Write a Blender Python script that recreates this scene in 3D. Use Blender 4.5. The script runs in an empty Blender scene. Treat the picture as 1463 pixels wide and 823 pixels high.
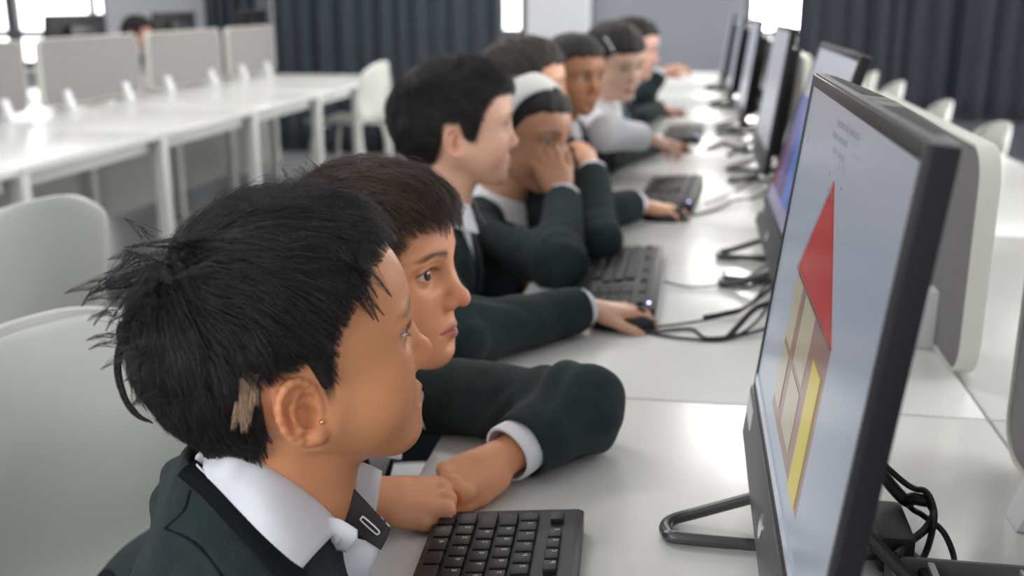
import bpy, bmesh, math, random
import numpy as np
import openvdb
from mathutils import Vector, Matrix, Quaternion
random.seed(7); RNG = np.random.default_rng(11)
SC = bpy.context.scene
COL = SC.collection
PI = math.pi
T = 0.70            # table top height
F32 = np.float32

# ------------------------------------------------------------------ materials
def mat(name, color, rough=0.5, metal=0.0, spec=0.5, attr=None, bump=None, noise=None, sss=0.0, sss_col=None,
        emit=None, coat=0.0, sheen=0.0, trans=0.0):
    m = bpy.data.materials.new(name); m.use_nodes = True
    nt = m.node_tree; b = nt.nodes['Principled BSDF']
    b.inputs['Base Color'].default_value = (*color, 1)
    b.inputs['Roughness'].default_value = rough
    b.inputs['Metallic'].default_value = metal
    b.inputs['Specular IOR Level'].default_value = spec
    b.inputs['Coat Weight'].default_value = coat
    b.inputs['Sheen Weight'].default_value = sheen
    b.inputs['Transmission Weight'].default_value = trans
    src = None
    if attr:
        a = nt.nodes.new('ShaderNodeAttribute'); a.attribute_name = attr
        src = a.outputs['Color']
    if noise:                                   # (scale, amount): mild mottling of the colour itself
        tc = nt.nodes.new('ShaderNodeTexCoord')
        n = nt.nodes.new('ShaderNodeTexNoise'); n.inputs['Scale'].default_value = noise[0]; n.inputs['Detail'].default_value = 5
        nt.links.new(tc.outputs['Object'], n.inputs['Vector'])
        mr = nt.nodes.new('ShaderNodeMapRange')
        mr.inputs['To Min'].default_value = 1 - noise[1]; mr.inputs['To Max'].default_value = 1 + noise[1]
        mr.inputs['From Min'].default_value = .25; mr.inputs['From Max'].default_value = .75
        nt.links.new(n.outputs['Fac'], mr.inputs['Value'])
        mx = nt.nodes.new('ShaderNodeVectorMath'); mx.operation = 'MULTIPLY'
        if src: nt.links.new(src, mx.inputs[0])
        else: mx.inputs[0].default_value = color
        nt.links.new(mr.outputs['Result'], mx.inputs[1]); src = mx.outputs[0]
    if src: nt.links.new(src, b.inputs['Base Color'])
    if sss:
        b.inputs['Subsurface Weight'].default_value = sss
        b.inputs['Subsurface Radius'].default_value = (1.0, .35, .18)
        b.inputs['Subsurface Scale'].default_value = .006
    if bump:                                    # list of (kind, scale, strength, distance)
        tc = nt.nodes.new('ShaderNodeTexCoord'); prev = None
        for kind, sc_, st, di in bump:
            if kind == 'noise':
                t = nt.nodes.new('ShaderNodeTexNoise'); t.inputs['Detail'].default_value = 4; out = 'Fac'
            elif kind == 'vor':
                t = nt.nodes.new('ShaderNodeTexVoronoi'); out = 'Distance'
            else:
                t = nt.nodes.new('ShaderNodeTexWave'); out = 'Fac'; t.inputs['Distortion'].default_value = 1.5
                t.bands_direction = kind[-1].upper()
            t.inputs['Scale'].default_value = sc_
            nt.links.new(tc.outputs['Object'], t.inputs['Vector'])
            bp = nt.nodes.new('ShaderNodeBump'); bp.inputs['Strength'].default_value = st; bp.inputs['Distance'].default_value = di
            nt.links.new(t.outputs[out], bp.inputs['Height'])
            if prev: nt.links.new(prev.outputs[0], bp.inputs['Normal'])
            prev = bp
        nt.links.new(prev.outputs[0], b.inputs['Normal'])
    if emit:
        b.inputs['Emission Color'].default_value = (*emit[0], 1); b.inputs['Emission Strength'].default_value = emit[1]
    return m

def srgb(r, g, b):
    f = lambda c: ((c/255)/12.92 if c/255 <= .04045 else ((c/255+.055)/1.055)**2.4)
    return (f(r), f(g), f(b))

# ------------------------------------------------------------------ objects
def tag(o, label=None, cat=None, group=None, kind=None):
    if label: o['label'] = label
    if cat: o['category'] = cat
    if group: o['group'] = group
    if kind: o['kind'] = kind
    return o

def empty(name, loc=(0,0,0), rz=0.0):
    o = bpy.data.objects.new(name, None); COL.objects.link(o)
    o.location = loc; o.rotation_euler = (0,0,rz); o.empty_display_size = .05
    return o

def link(name, me, m, parent=None, smooth=True):
    o = bpy.data.objects.new(name, me); COL.objects.link(o)
    if m is not None:
        for mm in (m if isinstance(m, (list, tuple)) else [m]): me.materials.append(mm)
    if parent is not None: o.parent = parent
    return o

def copy_tree(o, parent=None):
    c = o.copy(); COL.objects.link(c)
    if parent is not None: c.parent = parent
    for ch in list(o.children): copy_tree(ch, c)
    return c

class MB:
    """collects simple solids into one mesh"""
    def __init__(s): s.bm = bmesh.new()
    def box(s, c, size, bev=0.0, rot=None, seg=2, mi=0):
        r = bmesh.ops.create_cube(s.bm, size=1.0); vs = r['verts']
        M = Matrix.LocRotScale(Vector(c), rot.to_quaternion() if rot else None, Vector(size))
        bmesh.ops.transform(s.bm, matrix=M, verts=vs)
        fs = list({f for v in vs for f in v.link_faces})
        for f in fs: f.material_index = mi
        if bev > 0:
            es = list({e for v in vs for e in v.link_edges})
            rr = bmesh.ops.bevel(s.bm, geom=es, offset=bev, segments=seg, profile=.6, affect='EDGES', clamp_overlap=True)
            for f in rr['faces']: f.material_index = mi
        return s
    def cyl(s, a, b, r1, r2=None, n=16, mi=0, cap=True):
        a, b = Vector(a), Vector(b); r2 = r1 if r2 is None else r2
        q = Vector((0,0,1)).rotation_difference((b-a).normalized())
        M = Matrix.LocRotScale((a+b)/2, q, None)
        r = bmesh.ops.create_cone(s.bm, cap_ends=cap, segments=n, radius1=r1, radius2=r2, depth=(b-a).length, matrix=M)
        for f in {f for v in r['verts'] for f in v.link_faces}: f.material_index = mi
        return s
    def tube(s, pts, r, n=8, mi=0, closed=False, smooth=0):
        P = [Vector(p) for p in pts]
        if smooth: P = catmull(P, smooth, closed)
        rings = []; N = len(P); up = None
        for i, p in enumerate(P):
            if closed: t = (P[(i+1)%N]-P[i-1]).normalized()
            else: t = (P[min(i+1,N-1)]-P[max(i-1,0)]).normalized()
            if up is None:
                up = t.orthogonal().normalized()
            else:
                up = (up - t*up.dot(t)); up = up.normalized() if up.length > 1e-6 else t.orthogonal().normalized()
            sd = t.cross(up); rr = r[i*(len(r)-1)//max(1,N-1)] if isinstance(r, (list,tuple)) else r
            rings.append([s.bm.verts.new(p + (up*math.cos(2*PI*k/n)+sd*math.sin(2*PI*k/n))*rr) for k in range(n)])
        M = N if closed else N-1
        for i in range(M):
            A, B = rings[i], rings[(i+1)%N]
            for k in range(n):
                f = s.bm.faces.new((A[k], A[(k+1)%n], B[(k+1)%n], B[k])); f.material_index = mi
        if not closed:
            f = s.bm.faces.new(rings[0][::-1]); f.material_index = mi
            f = s.bm.faces.new(rings[-1]); f.material_index = mi
        return s
    def sphere(s, c, r, n=16, sc=(1,1,1), rot=None, mi=0):
        M = Matrix.LocRotScale(Vector(c), rot.to_quaternion() if rot else None, Vector(sc))
        rr = bmesh.ops.create_uvsphere(s.bm, u_segments=n, v_segments=max(6,n//2), radius=r, matrix=M)
        for f in {f for v in rr['verts'] for f in v.link_faces}: f.material_index = mi
        return s
    def prism(s, poly, vec, mi=0, bev=0.0):
        vs = [s.bm.verts.new(p) for p in poly]; f = s.bm.faces.new(vs)
        r = bmesh.ops.extrude_face_region(s.bm, geom=[f]); nv = [g for g in r['geom'] if isinstance(g, bmesh.types.BMVert)]
        bmesh.ops.translate(s.bm, vec=vec, verts=nv)
        fs = list({ff for v in vs+nv for ff in v.link_faces})
        for ff in fs: ff.material_index = mi
        if bev: 
            es = [e for e in {e for v in vs+nv for e in v.link_edges}]
            bmesh.ops.bevel(s.bm, geom=es, offset=bev, segments=2, profile=.6, affect='EDGES', clamp_overlap=True)
        return s
    def grid(s, fn, nu, nv, mi=0, closed_u=False):
        V = [[s.bm.verts.new(fn(i/(nu if closed_u else nu-1), j/(nv-1))) for j in range(nv)] for i in range(nu)]
        for i in range(nu if closed_u else nu-1):
            for j in range(nv-1):
                f = s.bm.faces.new((V[i][j], V[(i+1)%nu][j], V[(i+1)%nu][j+1], V[i][j+1])); f.material_index = mi
        return s
    def build(s, name, m, parent=None, smooth=35, solid=0.0, subsurf=0):
        bmesh.ops.recalc_face_normals(s.bm, faces=s.bm.faces[:])
        me = bpy.data.meshes.new(name); s.bm.to_mesh(me); s.bm.free()
        if smooth:
            me.polygons.foreach_set('use_smooth', [True]*len(me.polygons))
            if smooth < 180: me.set_sharp_from_angle(angle=math.radians(smooth))
        o = link(name, me, m, parent)
        if solid:
            d = o.modifiers.new('s', 'SOLIDIFY'); d.thickness = solid; d.offset = 0
        if subsurf:
            d = o.modifiers.new('ss', 'SUBSURF'); d.levels = d.render_levels = subsurf
        return o

def catmull(P, k, closed=False):
    out = []; N = len(P)
    for i in range(N if closed else N-1):
        p0 = P[(i-1)%N] if closed or i > 0 else P[0]*2-P[1]
        p1 = P[i]; p2 = P[(i+1)%N]
        p3 = P[(i+2)%N] if closed or i+2 < N else P[-1]*2-P[-2]
        for j in range(k):
            t = j/k
            out.append(.5*((2*p1)+(p2-p0)*t+(2*p0-5*p1+4*p2-p3)*t*t+(3*p1-p0-3*p2+p3)*t*t*t))
    if not closed: out.append(P[-1])
    return out

# ------------------------------------------------------------------ camera geometry
CF, CYAW, CPITCH, CZ = 1500.0, math.radians(9.436), math.radians(15.341), 1.185
_fw = Vector((-math.sin(CYAW)*math.cos(CPITCH), math.cos(CYAW)*math.cos(CPITCH), -math.sin(CPITCH)))
_rt = Vector((math.cos(CYAW), math.sin(CYAW), 0)); _up = _rt.cross(_fw)

def make_camera():
    cd = bpy.data.cameras.new('camera'); co = bpy.data.objects.new('camera', cd); COL.objects.link(co)
    co.location = (0,0,CZ)
    co.matrix_world = Matrix.Translation((0,0,CZ)) @ Matrix((_rt, _up, -_fw)).transposed().to_4x4()
    cd.sensor_width = 36; cd.lens = CF/1463*36; cd.clip_start = .02
    cd.dof.use_dof = True; cd.dof.focus_distance = .86; cd.dof.aperture_fstop = 4.4
    SC.camera = co
    return co

def ray(x, y):
    return _fw + _rt*((x-731.5)/CF) - _up*((y-411.5)/CF)
def at_y(x, y, Y):                      # the place seen at that spot of the photograph, at a given distance along the room
    r = ray(x, y); return Vector((0,0,CZ)) + r*(Y/r.y)
def at_z(x, y, z=T):
    r = ray(x, y); return Vector((0,0,CZ)) + r*((z-CZ)/r.z)

# ------------------------------------------------------------------ signed distance modelling
class Op:
    __slots__ = ('fn','k','mode','c','r')
    def __init__(s, fn, c, r, k=.01, mode='add'):
        s.fn=fn; s.c=np.array(c,float); s.r=float(r); s.k=k; s.mode=mode

def V3(a): return np.array(a, dtype=F32)
def sphere(c, r, k=.01, mode='add'):
    c_=V3(c)
    return Op(lambda P: np.linalg.norm(P-c_,axis=-1)-F32(r), c, r, k, mode)
def ell(c, r, k=.01, mode='add', R=None):
    c_=V3(c); r_=V3(r); R_=None if R is None else np.array(R,dtype=F32)
    def fn(P):
        q=P-c_
        if R_ is not None: q=q@R_
        k1=np.linalg.norm(q/r_,axis=-1); k2=np.linalg.norm(q/(r_*r_),axis=-1)+F32(1e-6)
        return k1*(k1-1)/k2
    return Op(fn, c, max(r), k, mode)
def rcone(a, b, ra, rb, k=.01, mode='add', flat=None):
    """tapered capsule; flat=(axis, factor) squashes it along that axis"""
    a_=V3(a); b_=V3(b); ab=b_-a_; L2=float(ab@ab)+1e-12
    fl=None
    if flat is not None:
        ax=V3(flat[0]); ax=ax/np.linalg.norm(ax); fl=(ax,F32(flat[1]))
    def fn(P):
        q=P-a_
        t=np.clip(q@ab/F32(L2),0,1)
        d=q-t[...,None]*ab
        if fl is not None:
            s=d@fl[0]; d=d+(s*(1/fl[1]-1))[...,None]*fl[0]
        return np.linalg.norm(d,axis=-1)-(F32(ra)+F32(rb-ra)*t)
    m=(np.array(a,float)+np.array(b,float))/2
    return Op(fn, m, math.sqrt(L2)/2+max(ra,rb), k, mode)
def mirror(op):
    f=op.fn
    def fn(P):
        Q=P.copy(); Q[...,1]=np.abs(Q[...,1]); return f(Q)
    c=op.c.copy(); rr=op.r+abs(c[1]); c[1]=0
    return Op(fn, c, rr, op.k, op.mode)
def custom(fn, c, r, k=.01, mode='add'): return Op(fn, c, r, k, mode)

def frame(ops, origin, R, s=1.0):
    """ops written in a local frame, moved into the world: p = origin + s*R*q"""
    o_=V3(origin); R_=np.array(R,dtype=F32); s_=F32(s); out=[]
    for op in ops:
        def fn(P, f=op.fn): return f(((P-o_)@R_)/s_)*s_
        out.append(Op(fn, np.array(origin)+s*(np.array(R)@op.c), op.r*s, op.k*s, op.mode))
    return out

def smin(a,b,k):
    h=np.maximum(k-np.abs(a-b),0)/k
    return np.minimum(a,b)-h*h*F32(k*.25)
def smax(a,b,k): return -smin(-a,-b,k)

def apply(ops, P, near=None):
    """P (B,n,3); ops skip the blocks they cannot reach. near=(centres, radius)"""
    d=np.full(P.shape[:-1], F32(1.0), dtype=F32)
    for op in ops:
        if near is not None and op.mode!='disp':
            m=np.linalg.norm(near[0]-op.c,axis=-1)<op.r*1.05+near[1]+op.k+.012
            if not m.any(): continue
            if m.all(): m=slice(None)
        else: m=slice(None)
        v=op.fn(P[m]).astype(F32)
        if op.mode=='add': d[m]=smin(d[m],v,F32(max(op.k,1e-5)))
        elif op.mode=='sub': d[m]=smax(d[m],-v,F32(max(op.k,1e-5)))
        elif op.mode=='and': d[m]=smax(d[m],v,F32(max(op.k,1e-5)))
        elif op.mode=='disp': d[m]=d[m]+v
    return d

def sdf_mesh(ops, h, lo=None, hi=None):
    """polygonise on a sparse grid of voxel size h -> (verts, quads)"""
    if lo is None:
        A=[op for op in ops if op.mode=='add']
        lo=np.min([op.c-op.r for op in A],axis=0); hi=np.max([op.c+op.r for op in A],axis=0)
    lo=np.array(lo,float)-.02; hi=np.array(hi,float)+.02
    B=8; nb=np.ceil((hi-lo)/(h*B)).astype(int)
    I=np.stack(np.meshgrid(*[np.arange(n) for n in nb],indexing='ij'),-1).reshape(-1,3)
    C=lo+(I*B+(B-1)/2)*h; br=h*B*math.sqrt(3)/2
    dc=np.concatenate([apply(ops,C[i:i+4000,None,:].astype(F32),(C[i:i+4000],.08))[:,0] for i in range(0,len(C),4000)])
    keep=np.abs(dc)<br*1.6+.003; bg=float(h*4)
    g=openvdb.FloatGrid(bg)
    for i in np.nonzero((~keep)&(dc<0))[0]:
        a=I[i]*B; g.fill(tuple(int(v) for v in a), tuple(int(v) for v in a+B-1), -bg, False)
    off=np.stack(np.meshgrid(*[np.arange(B)]*3,indexing='ij'),-1).reshape(-1,3)
    kI=I[keep]; kC=C[keep]
    for s in range(0,len(kI),400):
        ii=kI[s:s+400]
        P=(lo+((ii*B)[:,None,:]+off[None])*h).astype(F32)
        d=np.clip(apply(ops,P,(kC[s:s+400],br)),-bg,bg)
        for j in range(len(ii)):
            g.copyFromArray(d[j].reshape(B,B,B), ijk=tuple(int(v) for v in ii[j]*B))
    pts,quads=g.convertToQuads(0.0)
    return lo+pts*h, quads

def np_mesh(name, verts, faces, colors=None, smooth=True):
    me=bpy.data.meshes.new(name)
    n=len(verts); faces=np.asarray(faces); k=faces.shape[1]
    me.vertices.add(n); me.vertices.foreach_set('co', np.asarray(verts,dtype=F32).ravel())
    me.loops.add(faces.size); me.loops.foreach_set('vertex_index', faces.ravel().astype(np.int32))
    me.polygons.add(len(faces)); me.polygons.foreach_set('loop_start', np.arange(0,faces.size,k,dtype=np.int32))
    me.polygons.foreach_set('use_smooth', np.ones(len(faces),dtype=bool))
    me.update(); me.validate()
    if colors is not None:
        a=me.color_attributes.new('Col','FLOAT_COLOR','POINT')
        c=np.ones((n,4),dtype=F32); c[:,:3]=colors; a.data.foreach_set('color', c.ravel())
    return me

def biggest(verts, faces, keep_min=200):
    """drop tiny loose crumbs"""
    n=len(verts); lab=np.arange(n)
    e=np.concatenate([faces[:,[0,1]],faces[:,[1,2]],faces[:,[2,3]],faces[:,[3,0]]])
    for _ in range(400):
        m=np.minimum(lab[e[:,0]],lab[e[:,1]]); old=lab.copy()
        np.minimum.at(lab,e[:,0],m); np.minimum.at(lab,e[:,1],m); lab=lab[lab]
        if (old==lab).all(): break
    u,cnt=np.unique(lab,return_counts=True); ok=np.isin(lab,u[cnt>=keep_min])
    if ok.all(): return verts,faces
    idx=np.cumsum(ok)-1; f=faces[ok[faces].all(1)]
    return verts[ok], idx[f]

def normals_of(verts, faces):
    v=verts[faces]; n=np.cross(v[:,2]-v[:,0], v[:,3]-v[:,1]); out=np.zeros_like(verts)
    for i in range(4): np.add.at(out, faces[:,i], n)
    return out/(np.linalg.norm(out,axis=1,keepdims=True)+1e-12)

def vnoise(P, scale, seed=0):
    """smooth value noise, -1..1"""
    q=np.asarray(P,float)*scale+seed*17.13; i=np.floor(q).astype(np.int64); f=q-i; f=f*f*(3-2*f)
    def hsh(a,b,c):
        n=(a*374761393+b*668265263+c*2147483647+seed*974711)&0xffffffff
        n=((n^(n>>13))*1274126177)&0xffffffff
        return ((n^(n>>16))&0xffff)/32767.5-1
    r=0
    for dx in (0,1):
        for dy in (0,1):
            for dz in (0,1):
                w=(f[...,0] if dx else 1-f[...,0])*(f[...,1] if dy else 1-f[...,1])*(f[...,2] if dz else 1-f[...,2])
                r=r+w*hsh(i[...,0]+dx,i[...,1]+dy,i[...,2]+dz)
    return r

def rot_from(fwd, up=(0,0,1)):
    """columns: x forward, y left, z up"""
    x=np.array(fwd,float); x/=np.linalg.norm(x); u=np.array(up,float)
    y=np.cross(u,x); y/=np.linalg.norm(y); z=np.cross(x,y)
    return np.stack([x,y,z],1)
def euler_head(yaw, pitch, roll):
    """yaw: 0 = faces +X, 90 = faces away from the camera; pitch up; roll tilts the crown to the head's left"""
    a,b,c=[math.radians(v) for v in (yaw,pitch,roll)]
    Rz=np.array([[math.cos(a),-math.sin(a),0],[math.sin(a),math.cos(a),0],[0,0,1]])
    Ry=np.array([[math.cos(b),0,-math.sin(b)],[0,1,0],[math.sin(b),0,math.cos(b)]])
    Rx=np.array([[1,0,0],[0,math.cos(c),-math.sin(c)],[0,math.sin(c),math.cos(c)]])
    return Rz@Ry@Rx

def project(p):
    v=np.atleast_2d(np.array(p,float))-np.array([0,0,CZ]); d=v@np.array(_fw)
    return np.stack([731.5+CF*(v@np.array(_rt))/d, 411.5-CF*(v@np.array(_up))/d],1)
def hit(ops,x,y,t0=.35,t1=1.6,lift=0.0):
    """first place of a modelled surface along the sight line"""
    r=ray(x,y); r=np.array(r)/r.length; o=np.array([0,0,CZ]); t=t0
    for _ in range(160):
        d=float(apply(ops,(o+r*t)[None,None].astype(F32))[0,0])
        if d<3e-4+lift: return o+r*t
        t+=max(2e-4,(d-lift)*.7)
        if t>t1: return None
    return o+r*t
# ------------------------------------------------------------------ heads
EYE=np.array([.0655,.0300,-.0085]); EYE_R=.0120

def ear_ops(fl=1.0):
    """left ear in head coordinates (mirrored later)"""
    c=np.array([-.020,.0670,-.026])
    n=np.array([.38,1.0,.02]); n/=np.linalg.norm(n)          # outward normal of the ear plate
    upv=np.array([-.16,0,1.0]); upv-=n*(upv@n); upv/=np.linalg.norm(upv)
    fx=np.cross(upv,n); fx/=np.linalg.norm(fx)
    if fx[0]<0: fx=-fx
    R=np.stack([fx,upv,n],1)                                # local: a forward, b up, n out
    L=lambda a,b,o: c+R@np.array([a,b*.88,o])
    ops=[]
    # plate
    ops.append(ell(L(-.001,0,.002),(.0165,.0285,.0042),.004,'add',R))
    # helix rim as a chain of capsules round an egg-shaped outline
    pts=[]
    for t in np.linspace(-35,248,15):
        a=math.radians(t); rx=.0158; ry=.0275
        taper=1.0 if math.sin(a)>0 else 1-.22*abs(math.sin(a))
        pts.append(L(math.cos(a)*rx*taper*(1 if t<180 else 1)-.0005, math.sin(a)*ry+.001, .0065+.0030*math.sin(a)*(t<180)-.001*(t>200)))
    for i in range(len(pts)-1): ops.append(rcone(pts[i],pts[i+1],.0031,.0031,.002))
    ops.append(sphere(L(.0035,-.0245,.0055),.0068,.006))                  # lobe
    ops.append(rcone(L(.013,.006,.003),L(.004,.0005,.001),.0030,.002,.003))  # crus
    # antihelix
    q=[L(.004,.018,.0060),L(-.005,.010,.0064),L(-.0085,0,.0066),L(-.006,-.011,.0064),L(.001,-.0155,.006)]
    for i in range(4): ops.append(rcone(q[i],q[i+1],.0026,.0026,.003))
    ops.append(ell(L(.0125,-.0055,.0055),(.0034,.0060,.0034),.003,'add',R))  # tragus
    # concha and scapha hollows
    ops.append(ell(L(.0030,-.0050,.0072),(.0078,.0092,.0100),.0025,'sub',R))
    ops.append(ell(L(.0055,.0065,.0066),(.0062,.0052,.0062),.0025,'sub',R))
    ops.append(ell(L(-.0035,.0185,.0090),(.0085,.0042,.0036),.003,'sub',R))
    ops.append(ell(L(-.0118,.004,.0085),(.0020,.0120,.0028),.002,'sub',R))
    return ops

def head_ops(lid=.0098, nose=1.0, jaw=1.0, cheek=1.0, mouth_open=0.0, ear=1.0, detail=True, looks=(0,0)):
    o=[]
    o.append(ell((-.008,0,.014),(.094,.0735,.080),.01))                       # cranium
    o.append(ell((.030,0,.024),(.0565,.058,.055),.03))                        # forehead
    o.append(ell((-.045,0,.000),(.052,.060,.053),.03))                       # occiput
    o.append(ell((.030,0,-.034),(.0500,.0500,.058),.03))                      # middle of the face
    o.append(mirror(rcone((-.004,.049,-.048),(.052,.017,-.092),.0190*jaw,.0150,.028)))   # jaw line
    o.append(mirror(ell((.043,.034,-.046),(.0265*cheek,.0235,.030),.022)))    # cheek
    o.append(ell((.046,0,-.074),(.0365,.030,.033),.02))                       # muzzle
    o.append(sphere((.0610,0,-.0965),.0150,.018))                             # chin
    o.append(rcone((-.030,0,-.045),(-.046,0,-.165),.046,.049,.014,flat=((0,1,0),.93)))     # neck
    o.append(rcone((-.002,0,-.085),(-.024,0,-.150),.030,.030,.018))             # throat
    o.append(mirror(ell((.0715,.031,.0050),(.0105,.020,.0062),.014)))         # brow ridge
    o.append(mirror(ell((.0840,.0300,-.0100),(.0160,.0170,.0105),.016,'sub')))  # eye socket
    # nose
    o.append(rcone((.0765,0,-.0040),(.0920*nose,0,-.0375),.0066,.0080,.012))
    o.append(sphere((.0945*nose,0,-.0425),.0078,.008))
    o.append(mirror(ell((.0840,.0088,-.0462),(.0095,.0056,.0062),.006)))
    o.append(mirror(ell((.0910*nose,.0050,-.0520),(.0048,.0030,.0042),.002,'sub')))
    # lips
    z0=-.0730
    o.append(mirror(rcone((.0828,.0015,z0+.0042),(.0690,.0215,z0-.0002),.0048,.0026,.005)))
    o.append(mirror(rcone((.0805,.0010,z0-.0056),(.0685,.0195,z0-.0018),.0062,.0030,.005)))
    o.append(rcone((.0880,0,-.0560),(.0880,0,z0+.0085),.0022,.0024,.005,'sub'))         # philtrum
    o.append(ell((.0825,0,z0-.0165),(.0060,.012,.0036),.009,'sub'))           # dip above the chin
    def groove(P):
        y=np.abs(P[...,1]); zl=z0-.0004+.0010*np.exp(-(y/.005)**2)-.0012*(y/.022)**2
        m=np.clip((.0250-y)/.004,0,1)*(P[...,0]>.055)
        g=np.exp(-((P[...,2]-zl)/(.0011+mouth_open))**2)*(.0030+mouth_open)
        return (g*m).astype(F32)
    o.append(Op(groove,(.08,0,z0),.04,0,'disp'))
    if detail:
        # lids: a shell over the eyeball with an almond slit
        ec=EYE
        o.append(mirror(sphere(ec,EYE_R+.0016,.005)))
        o.append(mirror(rcone(ec+np.array([.0125,-.013,.0068]),ec+np.array([.0065,.013,.0062]),.0020,.0022,.005)))  # upper lid fold
        hw=.0138; hh=lid/2; Rr=(hw*hw+hh*hh)/(2*hh)
        def slit(P):
            y=np.abs(P[...,1])-ec[1]; z=P[...,2]-(ec[2]+.0004)+y*.06
            d=np.maximum(np.sqrt(y*y+(z+(Rr-hh))**2)-Rr, np.sqrt(y*y+(z-(Rr-hh*.9))**2)-Rr)
            return np.maximum(d, ec[0]-.004-P[...,0])
        o.append(Op(slit,(.075,0,-.008),.05,.0012,'sub'))
        o.append(mirror(sphere(ec,EYE_R+.0002,.0006,'sub')))
    if ear:
        for e in ear_ops(): o.append(mirror(e))
    return o

def lerpc(a,b,t): return a+(np.asarray(b)-a)*t[...,None]
def gauss(d,s): return np.exp(-(d/s)**2)

def face_colors(Q, skin, brow=(.02,.014,.010), lip=(.42,.125,.11), hairline=None, N=None):
    """pigment of the skin in head coordinates: lips, brows, warm cheeks and ears, scalp under the hair"""
    x,y,z=Q[:,0],np.abs(Q[:,1]),Q[:,2]; skin=np.array(skin)
    c=np.tile(skin,(len(Q),1))
    warm=skin*np.array([1.03,.80,.74])
    c=lerpc(c,warm,.55*gauss(np.linalg.norm(Q-np.array([.055,0,-.045])-np.stack([0*x,np.sign(Q[:,1])*.036,0*x],1),axis=1),.024))
    c=lerpc(c,warm,.75*gauss(np.linalg.norm(np.stack([x-.095,y,z+.044],1),axis=1),.014))
    c=lerpc(c,skin*np.array([1.0,.76,.68]),.55*np.clip((y-.067)/.006,0,1)*gauss(np.sqrt((x+.020)**2+((z+.026)*.66)**2),.021))
    # lips
    zm=-.0732; 
    xx=y/.0215; 
    top=zm+.0078*(1-xx**2)*(1-.18*np.exp(-(y/.004)**2)); bot=zm-.0098*(1-xx**2)
    s=.0011
    m=1/(1+np.exp(-(top-z)/s))/(1+np.exp(-(z-bot)/s))*(x>.06)*(y<.0225)
    c=lerpc(c,np.array(lip),.88*m)
    # lid margin and lashes
    de=np.sqrt(((y-EYE[1])/.0150)**2+((z-EYE[2]-.0004)/.0066)**2)
    m=np.clip(1-np.abs(de-1.0)/.28,0,1)*(x>.055)*(z>EYE[2]+.0005)
    c=lerpc(c,np.array(brow)*1.3,.75*m)
    m=np.clip(1-np.abs(de-1.0)/.25,0,1)*(x>.055)*(z<=EYE[2]+.0005)
    c=lerpc(c,skin*.55,.5*m)
    c=lerpc(c,skin*np.array([.80,.72,.70]),.5*gauss(np.sqrt(((y-EYE[1])/1.3)**2+(z-EYE[2]+.009)**2),.007)*(x>.05))
    # brows: arched strips
    t=np.clip((y-.011)/.040,0,1)
    zc=.0070+.0060*np.sin(t*2.3)-.0020*t*t; w=.0046*(1-.5*t)
    m=np.exp(-((z-zc)/w)**2)*np.clip((y-.008)/.005,0,1)*np.clip((.057-y)/.007,0,1)*(x>.035)
    m=m*(.80+.20*np.sin(y*2600+z*1500))
    c=lerpc(c,np.array(brow),np.clip(m*.86,0,1))
    return c

# hairlines as polylines z(x): hair where z is above
HL_BOY=[(-.2,-.095),(-.080,-.095),(-.064,-.090),(-.052,-.070),(-.040,-.030),(-.034,.008),(-.008,.008),(-.002,-.014),(.006,-.034),(.018,-.030),(.028,.000),(.042,.030),(.060,.046),(.2,.050)]
HL_GIRL=[(-.2,-.10),(-.035,-.09),(-.018,-.055),(-.004,-.030),(.010,-.012),(.026,.012),(.044,.034),(.064,.048),(.2,.052)]
def above(Q, HL):
    xs,zs=zip(*HL); return Q[:,2]-np.interp(Q[:,0],xs,zs)

def cap_ops(HL, thick=.010, top=.016, front=.0, back=.0, noise=.004, seed=0):
    """a solid mass of hair in head coordinates"""
    xs,zs=zip(*HL)
    o=[ell((-.008-back*.5,0,.014+top*.4),(.094+thick+back*.5+front*.3,.0735+thick*.9,.080+top*.8),.01),
       ell((.026+front*.5,0,.030+top*.5),(.058+thick*.5+front*.5,.058+thick*.7,.054+top*.5),.03),
       ell((-.043-back*.4,0,-.006),(.052+thick+back*.5,.060+thick*.7,.060),.03)]
    def region(P):
        hz=np.interp(P[...,0],xs,zs)
        return (hz-P[...,2])*.7
    o.append(Op(region,(0,0,0),.3,.006,'and'))
    def disp(P):
        return (F32(noise)*(np.sin(P[...,0]*190+np.sin(P[...,2]*120+seed)*1.5+P[...,1]*90)*.4+np.sin(P[...,1]*230+P[...,0]*75+seed)*.35)).astype(F32)
    if noise: o.append(Op(disp,(0,0,0),.3,0,'disp'))
    return o

def grow_hair(name, roots, dirs, lens, radius, m, parent, flow, steps=7, clump=0.0, outside=None, gravity=.0, curl=.0, seed=0):
    """strands as native hair curves; flow(p,t)->direction field in world space, vectorised"""
    rng=np.random.default_rng(seed)
    n=len(roots); P=np.zeros((n,steps+1,3)); p=roots.copy(); d=dirs.copy(); P[:,0]=p
    for k in range(steps):
        t=(k+1)/steps
        f=flow(p,t)
        d=d*.62+f*.5+np.array([0,0,-gravity])*t+rng.normal(0,curl,(n,3))
        d/=np.linalg.norm(d,axis=1,keepdims=True)+1e-9
        p=p+d*(lens/steps)[:,None]
        if outside is not None: p=outside(p,t)
        P[:,k+1]=p
    if clump:
        ci=rng.integers(0,n,max(1,n//14)); cen=roots[ci]
        own=np.zeros(n,int); best=np.full(n,1e9)
        for j in range(0,len(cen),200):
            D=np.linalg.norm(roots[:,None]-cen[None,j:j+200],axis=-1); a=D.argmin(1); b=D[np.arange(n),a]
            up=b<best; own[up]=j+a[up]; best[up]=b[up]
        G=P[ci[own]]
        w=(np.linspace(0,1,steps+1)**1.3*clump)[None,:,None]*np.clip(1-best/.014,0,1)[:,None,None]
        P=P*(1-w)+G*w
    return strands(name,P,radius,m,parent)

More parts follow.
